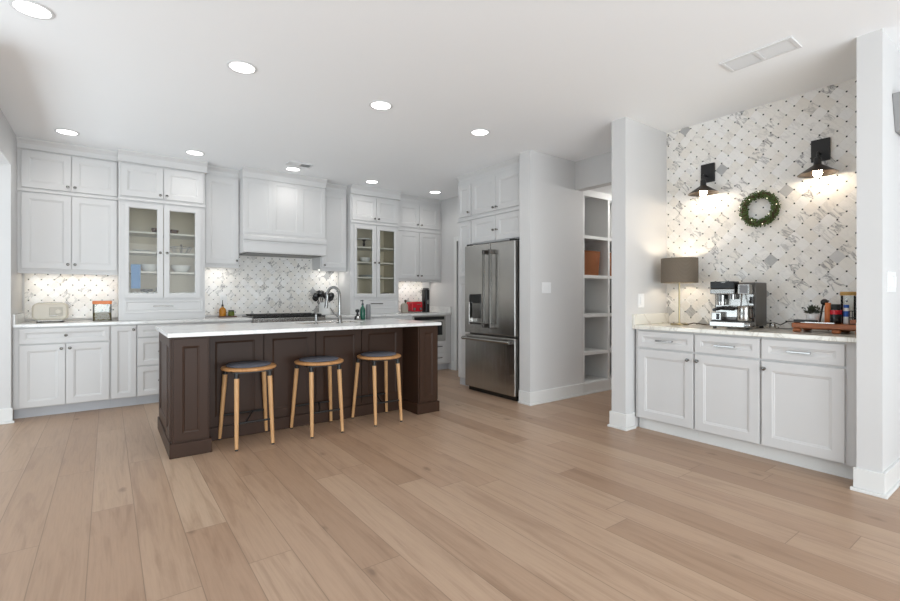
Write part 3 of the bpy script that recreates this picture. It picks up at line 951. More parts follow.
for x0, x1, y0, y1 in ((IX0 - e, 0.618 + e, IY0 - e, IY0 + 0.001), (2.478 - e, IX1 + e, IY0 - e, IY0 + 0.001), (IX0 - e, IX0 + 0.001, IY0, IY1), (IX1 - 0.001, IX1 + e, IY0, IY1),
                       (0.617, 0.618 + e, IY0, PANEL), (2.478 - e, 2.479, IY0, PANEL), (0.63, 2.466, PANEL - 0.022, PANEL)):
    b.box(x0, x1, y0, y1, 0.0005, 0.105)
b.build('plinth', 'island', ti, bevel=0.004)
T = lambda u, d, z: (u, IY1 - 0.012 + d, z)
for k in range(4):
    u0 = 0.40 + k * 0.572
    door(T, u0, u0 + 0.565, 0.115, 0.862, ti, (u0 + (0.53 if k % 2 == 0 else 0.035), 0.80), m='island')
# worktop with sink cut-out
SX0, SX1, SY0, SY1 = 1.50, 2.16, 4.42, 4.78
b = MB()
X0, X1, Y0, Y1 = 0.345, 2.742, 3.862, 4.895
def top(z): return [[(X0, Y0, z), (X1, Y0, z), (X1, Y1, z), (X0, Y1, z)], [(SX0, SY0, z), (SX1, SY0, z), (SX1, SY1, z), (SX0, SY1, z)]]
o1, i1 = top(ZC + 0.001); o0, i0 = top(0.876)
b.rings([i0, o0, o1, i1, i0])
iw = b.build('island_worktop', 'quartz', bevel=0.003)
tag(iw, 'white quartz worktop with a sink covering the dark brown island', 'worktop')
# sink stands in the cut-out
b = MB()
def rr(i, z): return [(SX0 + i, SY0 + i, z), (SX1 - i, SY0 + i, z), (SX1 - i, SY1 - i, z), (SX0 + i, SY1 - i, z)]
b.rings([rr(0.001, 0.900), rr(0.003, 0.900), rr(0.006, 0.895), rr(0.012, 0.878), rr(0.02, 0.8775)], True, False, True)
tag(b.build('sink', 'steel', None), 'stainless undermount sink set in the white island worktop', 'sink')

tfau = thing('faucet', 'chrome gooseneck pull-down kitchen faucet standing by the island sink', 'faucet', (2.01, 4.60, ZC))
zt = ZC + 0.0015
fx, fy = 1.86, 4.375
tfau.location = (fx, fy, ZC)
MB().lathe([(0.032, 0), (0.032, 0.008), (0.022, 0.014), (0.02, 0.07), (0.017, 0.075)], (fx, fy, zt), 'c', 20).build('base', 'chrome', tfau, smooth=True)
dx, dy = -0.075, 0.135
path = [(fx, fy, zt + 0.07), (fx, fy, zt + 0.2)]
for k in range(13):
    a = PI * k / 12
    q = (1 - math.cos(a)) / 2
    path.append((fx + dx * q, fy + dy * q, zt + 0.27 + 0.085 * math.sin(a)))
path.append((fx + dx, fy + dy, zt + 0.24))
MB().tube(path, 0.0145, 12).build('spout', 'chrome', tfau, smooth=True)
MB().tube([(fx + dx, fy + dy, zt + 0.25), (fx + dx * 1.05, fy + dy * 1.05, zt + 0.20), (fx + dx * 1.1, fy + dy * 1.1, zt + 0.145)], 0.015, 12, r1=0.019).build('spray_head', 'chrome', tfau, smooth=True)
MB().tube([(fx, fy, zt + 0.05), (fx - 0.05, fy + 0.02, zt + 0.09), (fx - 0.085, fy + 0.03, zt + 0.15)], 0.008, 8, r1=0.006).build('lever', 'chrome', tfau, smooth=True)
t = thing('soap_pump', 'short chrome soap pump on the island worktop left of the faucet', 'soap pump', (1.62, 4.375, ZC))
MB().lathe([(0.018, 0), (0.018, 0.006), (0.01, 0.01), (0.01, 0.085), (0.006, 0.09), (0.006, 0.10)], (1.62, 4.375, zt), 'c', 14).build('body', 'chrome', t, smooth=True)
MB().tube([(1.62, 4.375, zt + 0.10), (1.615, 4.40, zt + 0.105), (1.61, 4.45, zt + 0.095)], 0.005, 8).build('nozzle', 'chrome', t, smooth=True)
# soap set
t = thing('soap_bottle', 'green soap bottle with a black pump at the back of the island worktop', 'bottle', (2.33, 4.83, zt))
MB().lathe([(0.028, 0), (0.03, 0.008), (0.03, 0.11), (0.022, 0.135), (0.011, 0.15), (0.011, 0.165)], (2.33, 4.83, zt + 0.0005), 'c', 20).build('body', 'teal', t, smooth=True)
MB().lathe([(0.013, 0), (0.013, 0.015), (0.005, 0.02), (0.005, 0.045), (0.01, 0.047), (0.01, 0.055)], (2.33, 4.83, zt + 0.166), 'c', 14).tube([(2.33, 4.83, zt + 0.216), (2.295, 4.81, zt + 0.212)], 0.005).build('pump', 'blackplastic', t, smooth=True)
b = MB(); b.lathe([(0.026, 0), (0.028, 0.004), (0.028, 0.165), (0.024, 0.172), (0.001, 0.173)], (2.40, 4.83, zt + 0.0005), 'c', 20)
flat('tumbler', b, 'grey', 'tall grey cylinder beside the green soap bottle on the island', 'tumbler', smooth=True)
t = thing('dish_brush', 'small dark dish brush in a pale holder left of the green soap bottle', 'brush', (2.265, 4.82, zt))
MB().lathe([(0.036, 0), (0.038, 0.004), (0.034, 0.04), (0.03, 0.042)], (2.265, 4.82, zt + 0.0005), 'c', 18).build('holder', 'steel_bright', t, smooth=True)
MB().lathe([(0.02, 0), (0.012, 0.02), (0.01, 0.035), (0.024, 0.05), (0.022, 0.07), (0.002, 0.076)], (2.262, 4.82, zt + 0.043), 'c', 16).tube([(2.25, 4.81, zt + 0.05), (2.225, 4.80, zt + 0.03), (2.222, 4.80, zt + 0.004)], 0.007).build('handle', 'black', t, smooth=True)

# ------------------------------------------------------------------ stools
STZ = 0.614
st = thing('bar_stool', 'leftmost of the three round oak bar stools with a grey seat pad', 'stool', (0, 0, 0), 'oak bar stools at the island')
b = MB(); b.lathe([(0.186, 0), (0.203, 0.003), (0.209, 0.012), (0.207, 0.02), (0.201, 0.024), (0.001, 0.024)], (0, 0, STZ - 0.024), 'c', 40)
b.build('seat', 'oakseat', st, smooth=True)
b = MB(); b.lathe([(0.155, 0), (0.168, 0.004), (0.168, 0.010), (0.155, 0.016), (0.001, 0.019)], (0, 0.01, STZ + 0.0008), 'c', 36)
b.build('seat_pad', 'cushion', st, smooth=True)
b = MB()
for sx in (-1, 1):
    b.box(-0.135, 0.135, sx * 0.135 - 0.012, sx * 0.135 + 0.012, STZ - 0.038, STZ - 0.0245)
    b.box(sx * 0.135 - 0.012, sx * 0.135 + 0.012, -0.135, 0.135, STZ - 0.038, STZ - 0.0245)
b.build('seat_frame', 'black', st)
def legpt(sx, sy, z):
    q = (STZ - 0.03 - z) / (STZ - 0.03)
    w = (0.122, 0.012) if sy < 0 else (0.148, 0.036)
    return (sx * (w[0] + w[1] * q), sy * (0.138 + 0.052 * q), z)
for sx in (-1, 1):
    for sy in (-1, 1):
        lg = MB().tube([legpt(sx, sy, 0.012), legpt(sx, sy, 0.25), legpt(sx, sy, STZ - 0.075)], 0.0135, 14, r1=0.0185).build('leg', 'oak', st, smooth=True)
        MB().tube([legpt(sx, sy, STZ - 0.078), legpt(sx, sy, STZ - 0.036)], 0.017, 12).build('bracket', 'black', lg, smooth=True)
        MB().tube([legpt(sx, sy, 0.0005), legpt(sx, sy, 0.0125)], 0.012, 12).build('foot_pad', 'black', lg, smooth=True)
b = MB()
for sy in (-1, 1):
    b.tube([legpt(-1, sy, 0.20), legpt(1, sy, 0.20)], 0.008, 8)
b.tube([(-0.06, -0.16, 0.20), (0.06, 0.16, 0.20)], 0.008, 8)
b.build('stretcher', 'black', st)
bpy.context.view_layer.update()
for i, (x, y, rz, lab) in enumerate(((0.921, 3.985, 0.0, None), (1.494, 3.955, 0.0, 'middle one of the three round oak bar stools with a grey seat pad'),
                                     (2.078, 3.955, 0.0, 'rightmost of the three round oak bar stools with a grey seat pad'))):
    o = st if i == 0 else copy_tree(st)
    o.location = (x, y, 0); o.rotation_euler = (0, 0, rz)
    if lab: o['label'] = lab

# ------------------------------------------------------------------ refrigerator wall
XF = 3.75
T = SIDE(XF)
FD = 4.42 - 0.005 - XF
t = thing('pantry_cabinet', 'tall narrow white pantry cabinet left of the refrigerator', 'cabinet', (XF, 4.75, 0))
MB(T).box(4.605, 4.90, -FD, 0, 0.10, 2.64).build('body', 'cab', t, bevel=0.002)
MB(T).box(4.605, 4.90, -FD, -0.03, 0, 0.099).build('toe_kick', 'toe', t)
for z0, z1, kz in ((2.20, 2.605, 2.245), (1.425, 2.13, 1.47), (0.115, 1.385, 1.33)):
    door(T, 4.625, 4.875, z0, z1, t, (4.65, kz), fw=0.05)
MB(T).box(4.60, 4.905, 0, 0.016, 2.148, 2.18).build('rail', 'cab', t, bevel=0.003)
crown(T, 4.604, 4.90, 2.64, CZ - 0.001, -0.4, 0.03, t)
t = thing('wall_cabinet', 'white four-door cabinet bridging over the stainless refrigerator', 'cabinet', (XF, 4.13, 1.82))
box_body(T, 3.668, 4.603, 1.825, 2.64, FD, t)
for a, c, k in ((4.145, 4.585, 4.172), (3.70, 4.139, 4.112)):
    door(T, a, c, 2.20, 2.61, t, (k, 2.235)); door(T, a, c, 1.84, 2.135, t, (k, 1.965))
MB(T).box(3.668, 4.60, 0, 0.016, 2.148, 2.18).build('rail', 'cab', t, bevel=0.003)
crown(T, 3.664, 4.603, 2.64, CZ - 0.001, -0.4, 0.03, t)

XR = 3.615
T = SIDE(XR)
t = thing('refrigerator', 'stainless french-door refrigerator with a water dispenser and bottom freezer', 'refrigerator', (3.95, 4.14, 0))
FY0, FY1 = 3.697, 4.585
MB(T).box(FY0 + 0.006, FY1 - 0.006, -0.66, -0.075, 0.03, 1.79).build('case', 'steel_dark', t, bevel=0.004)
MB(T).box(FY0 + 0.02, FY1 - 0.02, -0.6, -0.05, 0.0, 0.05).build('kick_grille', 'blackplastic', t)
mid = 4.108
# right door
d_ = MB(T).box(FY0, mid - 0.003, -0.072, 0, 0.722, 1.795).build('door', 'steel', t, bevel=0.012, seg=3)
def fh(y):
    b = MB(T)
    b.box(y - 0.014, y + 0.014, 0.045, 0.066, 0.80, 1.715)
    b.build('handle', 'nickel', d_, bevel=0.007, seg=3)
    b = MB(T)
    for z in (0.80, 1.665):
        b.box(y - 0.018, y + 0.018, 0.0005, 0.068, z, z + 0.05)
    b.build('handle_mount', 'steel_dark', d_, bevel=0.006)
fh(mid - 0.055)
d_ = MB(T)
# left door with dispenser recess
q0, q1, z0, z1 = 4.27, 4.50, 0.83, 1.19
def rg(a0, a1, c0, c1, d): return [(a0, d, c0), (a1, d, c0), (a1, d, c1), (a0, d, c1)]
d_.rings([rg(mid + 0.003, FY1, 0.722, 1.795, -0.072), rg(mid + 0.003, FY1, 0.722, 1.795, 0), rg(q0, q1, z0, z1, 0), rg(q0 + 0.004, q1 - 0.004, z0 + 0.004, z1 - 0.004, -0.06)], True, True, True)
d_ = d_.build('door', 'steel', t, bevel=0.006)
fh(mid + 0.055)
dp = MB(T).box(q0 + 0.006, q1 - 0.006, -0.056, 0.006, 1.09, 1.186).build('dispenser_panel', 'blackplastic', d_, bevel=0.003)
MB(T).box(q0 + 0.03, q1 - 0.03, -0.05, -0.02, 0.90, 1.085).build('dispenser_paddle', 'chrome', d_, bevel=0.004)
MB(T).box(q0 + 0.006, q1 - 0.006, -0.056, 0.006, z0 + 0.005, z0 + 0.02).build('drip_tray', 'steel_dark', d_, bevel=0.003)
fz = MB(T).box(FY0, FY1, -0.072, 0, 0.055, 0.700).build('freezer_drawer', 'steel', t, bevel=0.012, seg=3)
b = MB(T)
b.tube([(FY0 + 0.03, 0.055, 0.655), (FY1 - 0.01, 0.055, 0.655)], 0.0155, 14)
b.build('handle', 'steel_bright', fz, smooth=True)
b = MB(T)
for y in (FY0 + 0.05, FY1 - 0.035):
    b.box(y - 0.022, y + 0.022, 0.0005, 0.06, 0.635, 0.675)
b.build('handle_mount', 'steel_dark', fz, bevel=0.006)
MB(T).box(FY0 + 0.02, FY0 + 0.1, -0.06, -0.01, 1.7955, 1.815).build('hinge_cover', 'blackplastic', t, bevel=0.004)
MB(T).box(FY1 - 0.1, FY1 - 0.02, -0.06, -0.01, 1.7955, 1.815).build('hinge_cover', 'blackplastic', t, bevel=0.004)

# ------------------------------------------------------------------ built-in shelves in the hall
t = thing('built_in_shelves', 'white built-in open shelves along the hall beyond the partition wall', 'shelves', (5.3, 3.7, 0))
SXA, SXB, SYF, SYB = 4.542, 6.2, 3.50, 3.86
MB().box(SXA, SXB, SYB - 0.012, SYB, 0, 2.449).build('back_panel', 'wall', t)
T = BACK(SYF)
for x0, x1 in ((SXA, SXA + 0.03), (5.035, 5.075), (5.58, 5.62), (SXB - 0.03, SXB)):
    MB().box(x0, x1, SYF, SYB - 0.013, 0.1, 2.449).build('upright', 'trim', t, bevel=0.002)
for x0, x1 in ((SXA + 0.031, 5.034), (5.076, 5.579), (5.621, SXB - 0.031)):
    for z in (0.50, 0.955, 1.425, 1.90):
        MB().box(x0, x1, SYF + 0.002, SYB - 0.013, z - 0.038, z).build('shelf', 'trim', t, bevel=0.002)
MB().box(SXA, SXB, SYF - 0.002, SYF + 0.02, 2.37, 2.449).build('top_rail', 'trim', t, bevel=0.002)
MB().box(SXA + 0.031, SXB - 0.031, SYF, SYB - 0.013, 0.06, 0.14).build('bottom_shelf', 'trim', t, bevel=0.002)
MB().box(SXA, SXB, SYF - t.location[0] * 0 - 0.014, SYF - 0.0025, 0, 0.13).box(SXA, SXB, SYF - 0.026, SYF - 0.0025, 0, 0.02).build('kick_board', 'trim', t, bevel=0.002)
# baskets
def basket(x0, x1, y0, y1, z0, h, label):
    b = MB()
    def r(i, z): return [(p, q, z) for p, q in rrect(x0 + i, x1 - i, y0 + i, y1 - i, 0.025, 3)]
    b.rings([r(0.015, z0), r(0.0, z0 + h), r(0.012, z0 + h), r(0.027, z0 + 0.012)], True, True, True)
    t = thing('storage_basket', label, 'basket', ((x0 + x1) / 2, (y0 + y1) / 2, z0))
    b.build('body', 'rattan', t, smooth=True)
    b = MB()
    pts = [(p, q, z0 + h) for p, q in rrect(x0 + 0.004, x1 - 0.004, y0 + 0.004, y1 - 0.004, 0.025, 3)]
    b.tube(pts + [pts[0]], 0.009, 8)
    b.build('rim', 'rattan', t, smooth=True)
basket(4.578, 4.935, 3.53, 3.82, 1.4255, 0.29, 'brown woven basket in the left bay of the hall shelves')
basket(5.10, 5.45, 3.53, 3.82, 1.4255, 0.29, 'brown woven basket in the middle bay, peeking out beside the partition wall')
b = MB(); b.box(5.085, 5.40, 3.54, 3.80, 0.9555, 1.05)
flat('storage_box', b, 'black', 'dark storage box on the hall shelf below the second basket', 'box', bevel=0.004)

# ------------------------------------------------------------------ coffee bar
XB = 3.785
T = SIDE(XB)
BDp = 4.33 - 0.003 - XB
ZB = 0.917
for i, (y0, y1, lab, ky, dh) in enumerate(((1.828, 2.345, 'left white coffee bar cabinet nearest the partition wall, one drawer over one door', 1.873, (1.99, 2.137)),
                                           (1.359, 1.827, 'middle white coffee bar cabinet below the coffee machine, one drawer over one door', 1.798, (1.518, 1.665)),
                                           (0.806, 1.358, 'right white coffee bar cabinet below the wooden tray, one drawer over one door', 1.332, (1.055, 1.19)))):
    t = thing('bar_cabinet', lab, 'cabinet', (XB, (y0 + y1) / 2, 0))
    base_body(T, y0, y1, t, BDp, top=0.884, toe=0.10, toed=0.055, toem='trim')
    a, c = (y0 + 0.006, 2.315) if i == 0 else (y0 + 0.006, y1 - 0.006) if i == 1 else (0.886, y1 - 0.006)
    d_ = panel_door(T, a, c, 0.728, 0.868, fw=0.045).build('drawer', 'cab', t)
    handle(T, dh[0], dh[1], 0.796, d_, 'chrome')
    d_ = door(T, a, c, 0.112, 0.712, t, (ky, 0.66), fw=0.065, km='chrome')
b = MB()
b.box(3.742, 4.328, 0.805, 2.357, 0.885, ZB)
bw = b.build('bar_worktop', 'quartz_warm', bevel=0.004)
tag(bw, 'pale quartz worktop of the coffee bar against the dotted tile wall', 'worktop')
MB().box(3.745, 4.328, 2.335, 2.3585, ZB + 0.0005, 1.012).build('upstand', 'quartz_warm', bw, bevel=0.003)
MB().box(3.745, 4.328, 0.8055, 0.826, ZB + 0.0005, 1.012).build('upstand', 'quartz_warm', bw, bevel=0.003)
sbox('trim_3', 'trim', 3.838, 3.842, 0.83, 2.33, 0, 0.018, bevel=0.001)

# table lamp
LX, LY = 4.135, 2.135
t = thing('table_lamp', 'table lamp with a grey-brown drum shade at the left end of the coffee bar', 'lamp', (LX, LY, ZB))
MB().lathe([(0.075, 0), (0.075, 0.008), (0.07, 0.012), (0.012, 0.016), (0.001, 0.016)], (LX, LY, ZB + 0.001), 'c', 28).build('base', 'brass', t, smooth=True)
MB().tube([(LX, LY, ZB + 0.015), (LX, LY, 1.38)], 0.008, 10).build('pole', 'brass', t, smooth=True)
b = MB()
R0 = 0.152
b.lathe([(R0, 1.292), (R0, 1.512), (R0 - 0.004, 1.512), (R0 - 0.004, 1.292), (R0, 1.292)], (LX, LY, 0), 'c', 40, cap=False)
sh = b.build('lamp_shade', 'shade', t, smooth=True)
b = MB()
for k in range(3):
    a = 2 * PI * k / 3
    b.tube([(LX, LY, 1.38), (LX + R0 * 0.97 * math.cos(a), LY + R0 * 0.97 * math.sin(a), 1.38)], 0.002, 6)
b.build('spider', 'brass', sh)
MB().lathe([(0.012, 0), (0.014, 0.02), (0.028, 0.05), (0.03, 0.07), (0.018, 0.092), (0.002, 0.097)], (LX, LY, 1.36), 'c', 16).build('bulb', 'lampbulb', t, smooth=True)


def point(name, loc, w, color, r=0.03):
    d = bpy.data.lights.new(name, 'POINT'); d.energy = w; d.color = color; d.shadow_soft_size = r
    o = bpy.data.objects.new(name, d); COL.objects.link(o); o.location = loc
    return o


b = MB()
b.tube([(LX, LY - 0.077, ZB + 0.008), (LX + 0.02, LY - 0.12, ZB + 0.02), (LX + 0.08, LY - 0.2, ZB + 0.006), (LX + 0.11, LY - 0.28, ZB + 0.005), (LX + 0.13, LY - 0.34, ZB + 0.005)], 0.004, 8)
tag(b.build('power_cord', 'twig', None, smooth=True), 'dark power cord trailing from the lamp to the coffee machine', 'cord')

# sconces
for y, lab in ((1.972, 'left black wall sconce above the table lamp, with a flared metal shade'), (1.157, 'right black wall sconce nearest the end of the tile wall, with a flared metal shade')):
    X0 = 4.33
    sx = 4.205
    ys = y - 0.012
    t = thing('wall_sconce', lab, 'sconce', (X0, y, 2.28), 'sconces on the tile wall')
    MB().box(X0 - 0.022, X0 - 0.0005, y - 0.058, y + 0.058, 2.19, 2.355).build('backplate', 'black', t, bevel=0.003)
    MB().tube([(X0 - 0.02, y, 2.24), (X0 - 0.06, y, 2.245), (sx + 0.02, ys, 2.24), (sx, ys, 2.215), (sx, ys, 2.19)], 0.008, 10).build('arm', 'black', t, smooth=True)
    MB().lathe([(0.012, 0.085), (0.022, 0.075), (0.024, 0.03), (0.03, 0.022)], (sx, ys, 2.115), 'c', 20).build('socket', 'black', t, smooth=True)
    b = MB()
    b.lathe([(0.028, 0.066), (0.034, 0.062), (0.075, 0.034), (0.116, 0.006), (0.122, 0.0), (0.119, 0.0), (0.073, 0.030), (0.03, 0.058), (0.026, 0.062)], (sx, ys, 2.073), 'c', 36, cap=False)
    b.build('lamp_shade', 'bronze', t, smooth=True)
    MB().lathe([(0.014, 0.06), (0.016, 0.045), (0.027, 0.022), (0.029, 0.002), (0.019, -0.02), (0.002, -0.026)], (sx, ys, 2.075), 'c', 18).build('bulb', 'bulb', t, smooth=True)

# wreath
WY, WZ, WX = 1.557, 1.888, 4.29
t = thing('wreath', 'round green leaf wreath with tiny lights hanging between the sconces', 'wreath', (4.33, WY, WZ))
b = MB()
n = 40
b.tube([(WX + 0.012, WY + 0.118 * math.cos(2 * PI * k / n), WZ + 0.118 * math.sin(2 * PI * k / n)) for k in range(n + 1)], 0.02, 8)
b.build('hoop', 'twig', t, smooth=True)
b = MB()
for k in range(950):
    a = random.uniform(0, 2 * PI); ph = random.uniform(0, 2 * PI); rr_ = 0.034 * math.sqrt(random.uniform(0.2, 1))
    c = Vector((WX - rr_ * math.cos(ph) * 0.9, WY + (0.117 + rr_ * math.sin(ph)) * math.cos(a), WZ + (0.117 + rr_ * math.sin(ph)) * math.sin(a)))
    if c.x > 4.318: c.x = 4.318
    dv = Vector((random.uniform(-0.5, 0.1), random.gauss(0, 1), random.gauss(0, 1))).normalized()
    sd = dv.cross(Vector((random.gauss(0, 1), random.gauss(0, 1), random.gauss(0, 1)))).normalized()
    l, w = random.uniform(0.014, 0.024), random.uniform(0.005, 0.008)
    up = dv.cross(sd) * 0.003
    b.F(b.P(*(c - dv * l * 0.5)), b.P(*(c + sd * w + up)), b.P(*(c + dv * l * 0.5)), b.P(*(c - sd * w + up)))
b.build('foliage', 'leaf', t)
for k in range(9):
    a = 2 * PI * k / 9 + 0.25; r = 0.117 + 0.018 * (-1) ** k
    MB().lathe([(0.001, -0.004), (0.004, 0), (0.001, 0.004)], (WX - 0.036, WY + r * math.cos(a), WZ + r * math.sin(a)), 'c', 8).build('fairy_light', 'fairy', t)

# coffee machine
CX0, CX1, CY0, CY1 = 3.95, 4.26, 1.49, 1.79
t = thing('coffee_machine', 'stainless espresso machine with a black top panel on the coffee bar', 'coffee machine', (4.1, 1.62, ZB))
z = ZB + 0.0005
MB().box(CX0 + 0.09, CX1, CY0, CY1, z + 0.02, z + 0.365).build('body', 'steel_dark', t, bevel=0.008, seg=3)
MB().box(CX0 + 0.082, CX0 + 0.0895, CY0 + 0.012, CY1 - 0.012, z + 0.09, z + 0.27).build('splash_plate', 'steel_bright', t)
MB().box(CX0, CX0 + 0.0895, CY0 + 0.115, CY1, z + 0.272, z + 0.315).build('head', 'steel_bright', t, bevel=0.006)
MB().box(CX0 - 0.004, CX0 + 0.0895, CY0 + 0.115, CY1 - 0.004, z + 0.316, z + 0.374).build('display_panel', 'blackplastic', t, bevel=0.005)
MB().box(CX0 - 0.0065, CX0 - 0.0042, 1.67, 1.70, z + 0.362, z + 0.368).build('badge', 'steel_bright', t)
MB().box(CX0 + 0.02, CX0 + 0.0895, CY0 + 0.015, CY0 + 0.10, z + 0.272, z + 0.35).build('hopper', 'steel_bright', t, bevel=0.004)
MB().box(CX0 + 0.0165, CX0 + 0.0195, CY0 + 0.03, CY0 + 0.085, z + 0.28, z + 0.34).build('hopper_window', 'grey', t)
MB().box(CX0 - 0.01, CX0 + 0.0895, CY0 + 0.004, CY1, z + 0.012, z + 0.055).build('drip_tray', 'steel_bright', t, bevel=0.006)
MB().box(CX0 - 0.006, CX0 + 0.085, CY0 + 0.01, CY1 - 0.01, z + 0.0555, z + 0.062).build('drip_grate', 'black', t)
MB().box(CX0 + 0.03, CX0 + 0.081, 1.715, CY1, z + 0.062, z + 0.125).build('side_box', 'steel_bright', t, bevel=0.004)
MB().box(CX0 + 0.026, CX0 + 0.0295, 1.73, 1.752, z + 0.07, z + 0.115).build('slot', 'blackplastic', t)
for y in (1.72,):
    MB().lathe([(0.036, 0), (0.036, 0.05), (0.03, 0.054)], (CX0 + 0.045, y, z + 0.215), 'c', 22).build('group_head', 'chrome', t, smooth=True)
    MB().lathe([(0.034, 0), (0.036, 0.02), (0.036, 0.03)], (CX0 + 0.045, y, z + 0.184), 'c', 22).build('portafilter', 'steel_bright', t, smooth=True)
MB().tube([(CX0 + 0.02, 1.70, z + 0.165), (CX0 - 0.06, 1.70, z + 0.155), (CX0 - 0.13, 1.70, z + 0.15)], 0.013, 12).tube([(CX0 + 0.03, 1.745, z + 0.16), (CX0 + 0.01, 1.61, z + 0.155)], 0.013, 12).build('portafilter_handle', 'blackplastic', t, smooth=True)
MB().lathe([(0.03, 0), (0.03, 0.04)], (CX0 + 0.045, 1.64, z + 0.232), 'c', 20).build('grinder_outlet', 'chrome', t, smooth=True)
MB().tube([(CX0 + 0.05, 1.57, z + 0.27), (CX0 + 0.02, 1.565, z + 0.2), (CX0 + 0.0, 1.56, z + 0.12)], 0.005, 8).build('steam_wand', 'chrome', t, smooth=True)
MB().lathe([(0.024, 0), (0.022, -0.02), (0.016, -0.024), (0.001, -0.022)], (CX0 - 0.011, 1.505, z + 0.034), 'a', 20).build('dial', 'chrome', t, smooth=True)
MB().tube([(CX0 + 0.04, 1.50, z + 0.225), (CX0 + 0.0, 1.495, z + 0.215)], 0.009, 10).tube([(CX0 + 0.045, 1.50, z + 0.2), (CX0 + 0.05, 1.50, z + 0.25)], 0.016, 10).build('steam_lever', 'blackplastic', t, smooth=True)
for x in (CX0 + 0.02, CX1 - 0.03):
    for y in (CY0 + 0.03, CY1 - 0.03):
        MB().lathe([(0.014, 0), (0.014, 0.022)], (x, y, z), 'c', 10).build('foot', 'blackplastic', t)
t = thing('milk_pitcher', 'stainless milk pitcher on the drip tray of the espresso machine', 'pitcher', (CX0 + 0.045, 1.545, z + 0.0625))
MB().lathe([(0.05, 0), (0.052, 0.005), (0.048, 0.06), (0.047, 0.10), (0.05, 0.115), (0.046, 0.115), (0.044, 0.01), (0.001, 0.008)], (CX0 + 0.04, 1.55, z + 0.0628), 'c', 26, cap=False).build('body', 'steel_bright', t, smooth=True)
MB().tube([(CX0 + 0.03, 1.50, z + 0.165), (CX0 + 0.02, 1.475, z + 0.16), (CX0 + 0.02, 1.472, z + 0.10), (CX0 + 0.03, 1.498, z + 0.085)], 0.006, 8).build('handle', 'blackplastic', t, smooth=True)
b = MB()
b.tube([(4.27, 1.55, ZB + 0.03), (4.29, 1.45, ZB + 0.045), (4.27, 1.40, ZB + 0.03), (4.24, 1.37, ZB + 0.045), (4.27, 1.35, ZB + 0.06), (4.30, 1.30, ZB + 0.062), (4.31, 1.15, ZB + 0.055)], 0.004, 8)
b.tube([(4.22, 1.42, ZB + 0.005), (4.20, 1.36, ZB + 0.006), (4.24, 1.31, ZB + 0.005), (4.29, 1.28, ZB + 0.005)], 0.003, 8)
tag(b.build('power_cord', 'black', None, smooth=True), 'black cords running along the tile wall between the espresso machine and the tray', 'cord')
b = MB(); b.lathe([(0.02, 0), (0.022, 0.004), (0.02, 0.04), (0.012, 0.05)], (4.17, 1.42, ZB + 0.001), 'c', 16)
flat('tamper', b, 'steel_bright', 'small metal coffee tamper right of the espresso machine', 'tamper', smooth=True)

# wooden tray and what stands on it
TZ = ZB + 0.066
t = thing('wooden_riser', 'reddish wooden footed riser tray at the right end of the coffee bar', 'tray', (4.1, 1.05, ZB))
MB().box(3.985, 4.235, 0.83, 1.24, TZ - 0.036, TZ).build('board', 'teak', t, bevel=0.006, seg=3)
for x in (4.005, 4.215):
    for y in (1.21, 0.985, 0.86):
        MB().box(x - 0.02, x + 0.02, y - 0.025, y + 0.025, ZB + 0.001, TZ - 0.037).build('leg', 'teak', t, bevel=0.01, seg=3)
MB().box(4.05, 4.19, 0.9, 1.2, ZB + 0.02, ZB + 0.032).build('lower_board', 'teak', t, bevel=0.003)
TZ += 0.0008
t = thing('potted_succulent', 'small grey-green plant in a round white pot on the wooden riser', 'plant', (4.13, 1.153, TZ))
MB().lathe([(0.03, 0), (0.036, 0.006), (0.039, 0.05), (0.04, 0.062), (0.036, 0.062), (0.034, 0.055), (0.001, 0.058)], (4.13, 1.153, TZ), 'c', 24, cap=False).build('pot', 'porcelain', t, smooth=True)
b = MB()
for k in range(150):
    a = random.uniform(0, 2 * PI); el = random.uniform(0.15, 1.3)
    dv = Vector((math.cos(a) * math.cos(el), math.sin(a) * math.cos(el), math.sin(el)))
    c = Vector((4.13, 1.153, TZ + 0.062)) + dv * random.uniform(0.015, 0.06)
    sd = dv.cross(Vector((0, 0, 1))).normalized(); l, w = 0.024, 0.0065; up = dv.cross(sd) * 0.004
    b.F(b.P(*(c - dv * l * 0.4)), b.P(*(c + sd * w + up)), b.P(*(c + dv * l * 0.7)), b.P(*(c - sd * w + up)))
b.build('foliage', 'leaf_dark', t)
b = MB(); b.box(4.01, 4.05, 1.10, 1.235, TZ, TZ + 0.022)
flat('black_case', b, 'black', 'flat black case at the left front of the wooden riser', 'case', bevel=0.004)
b = MB(); b.box(3.998, 4.012, 0.995, 1.165, TZ, TZ + 0.009).box(4.0, 4.01, 1.165, 1.19, TZ, TZ + 0.006)
flat('knife', b, 'steel_bright', 'long pale metal knife along the front edge of the wooden riser', 'knife', bevel=0.002)
t = thing('coffee_scoop', 'black scoop leaning upright behind the plant on the wooden riser', 'scoop', (4.2, 1.11, TZ))
MB().tube([(4.2, 1.13, TZ + 0.001), (4.2, 1.115, TZ + 0.11), (4.19, 1.105, TZ + 0.14)], 0.006, 8).build('handle', 'black', t, smooth=True)
MB().lathe([(0.004, -0.016), (0.02, -0.008), (0.024, 0.004), (0.012, 0.014)], (4.185, 1.10, TZ + 0.147), 'a', 14).build('bowl', 'black', t, smooth=True)


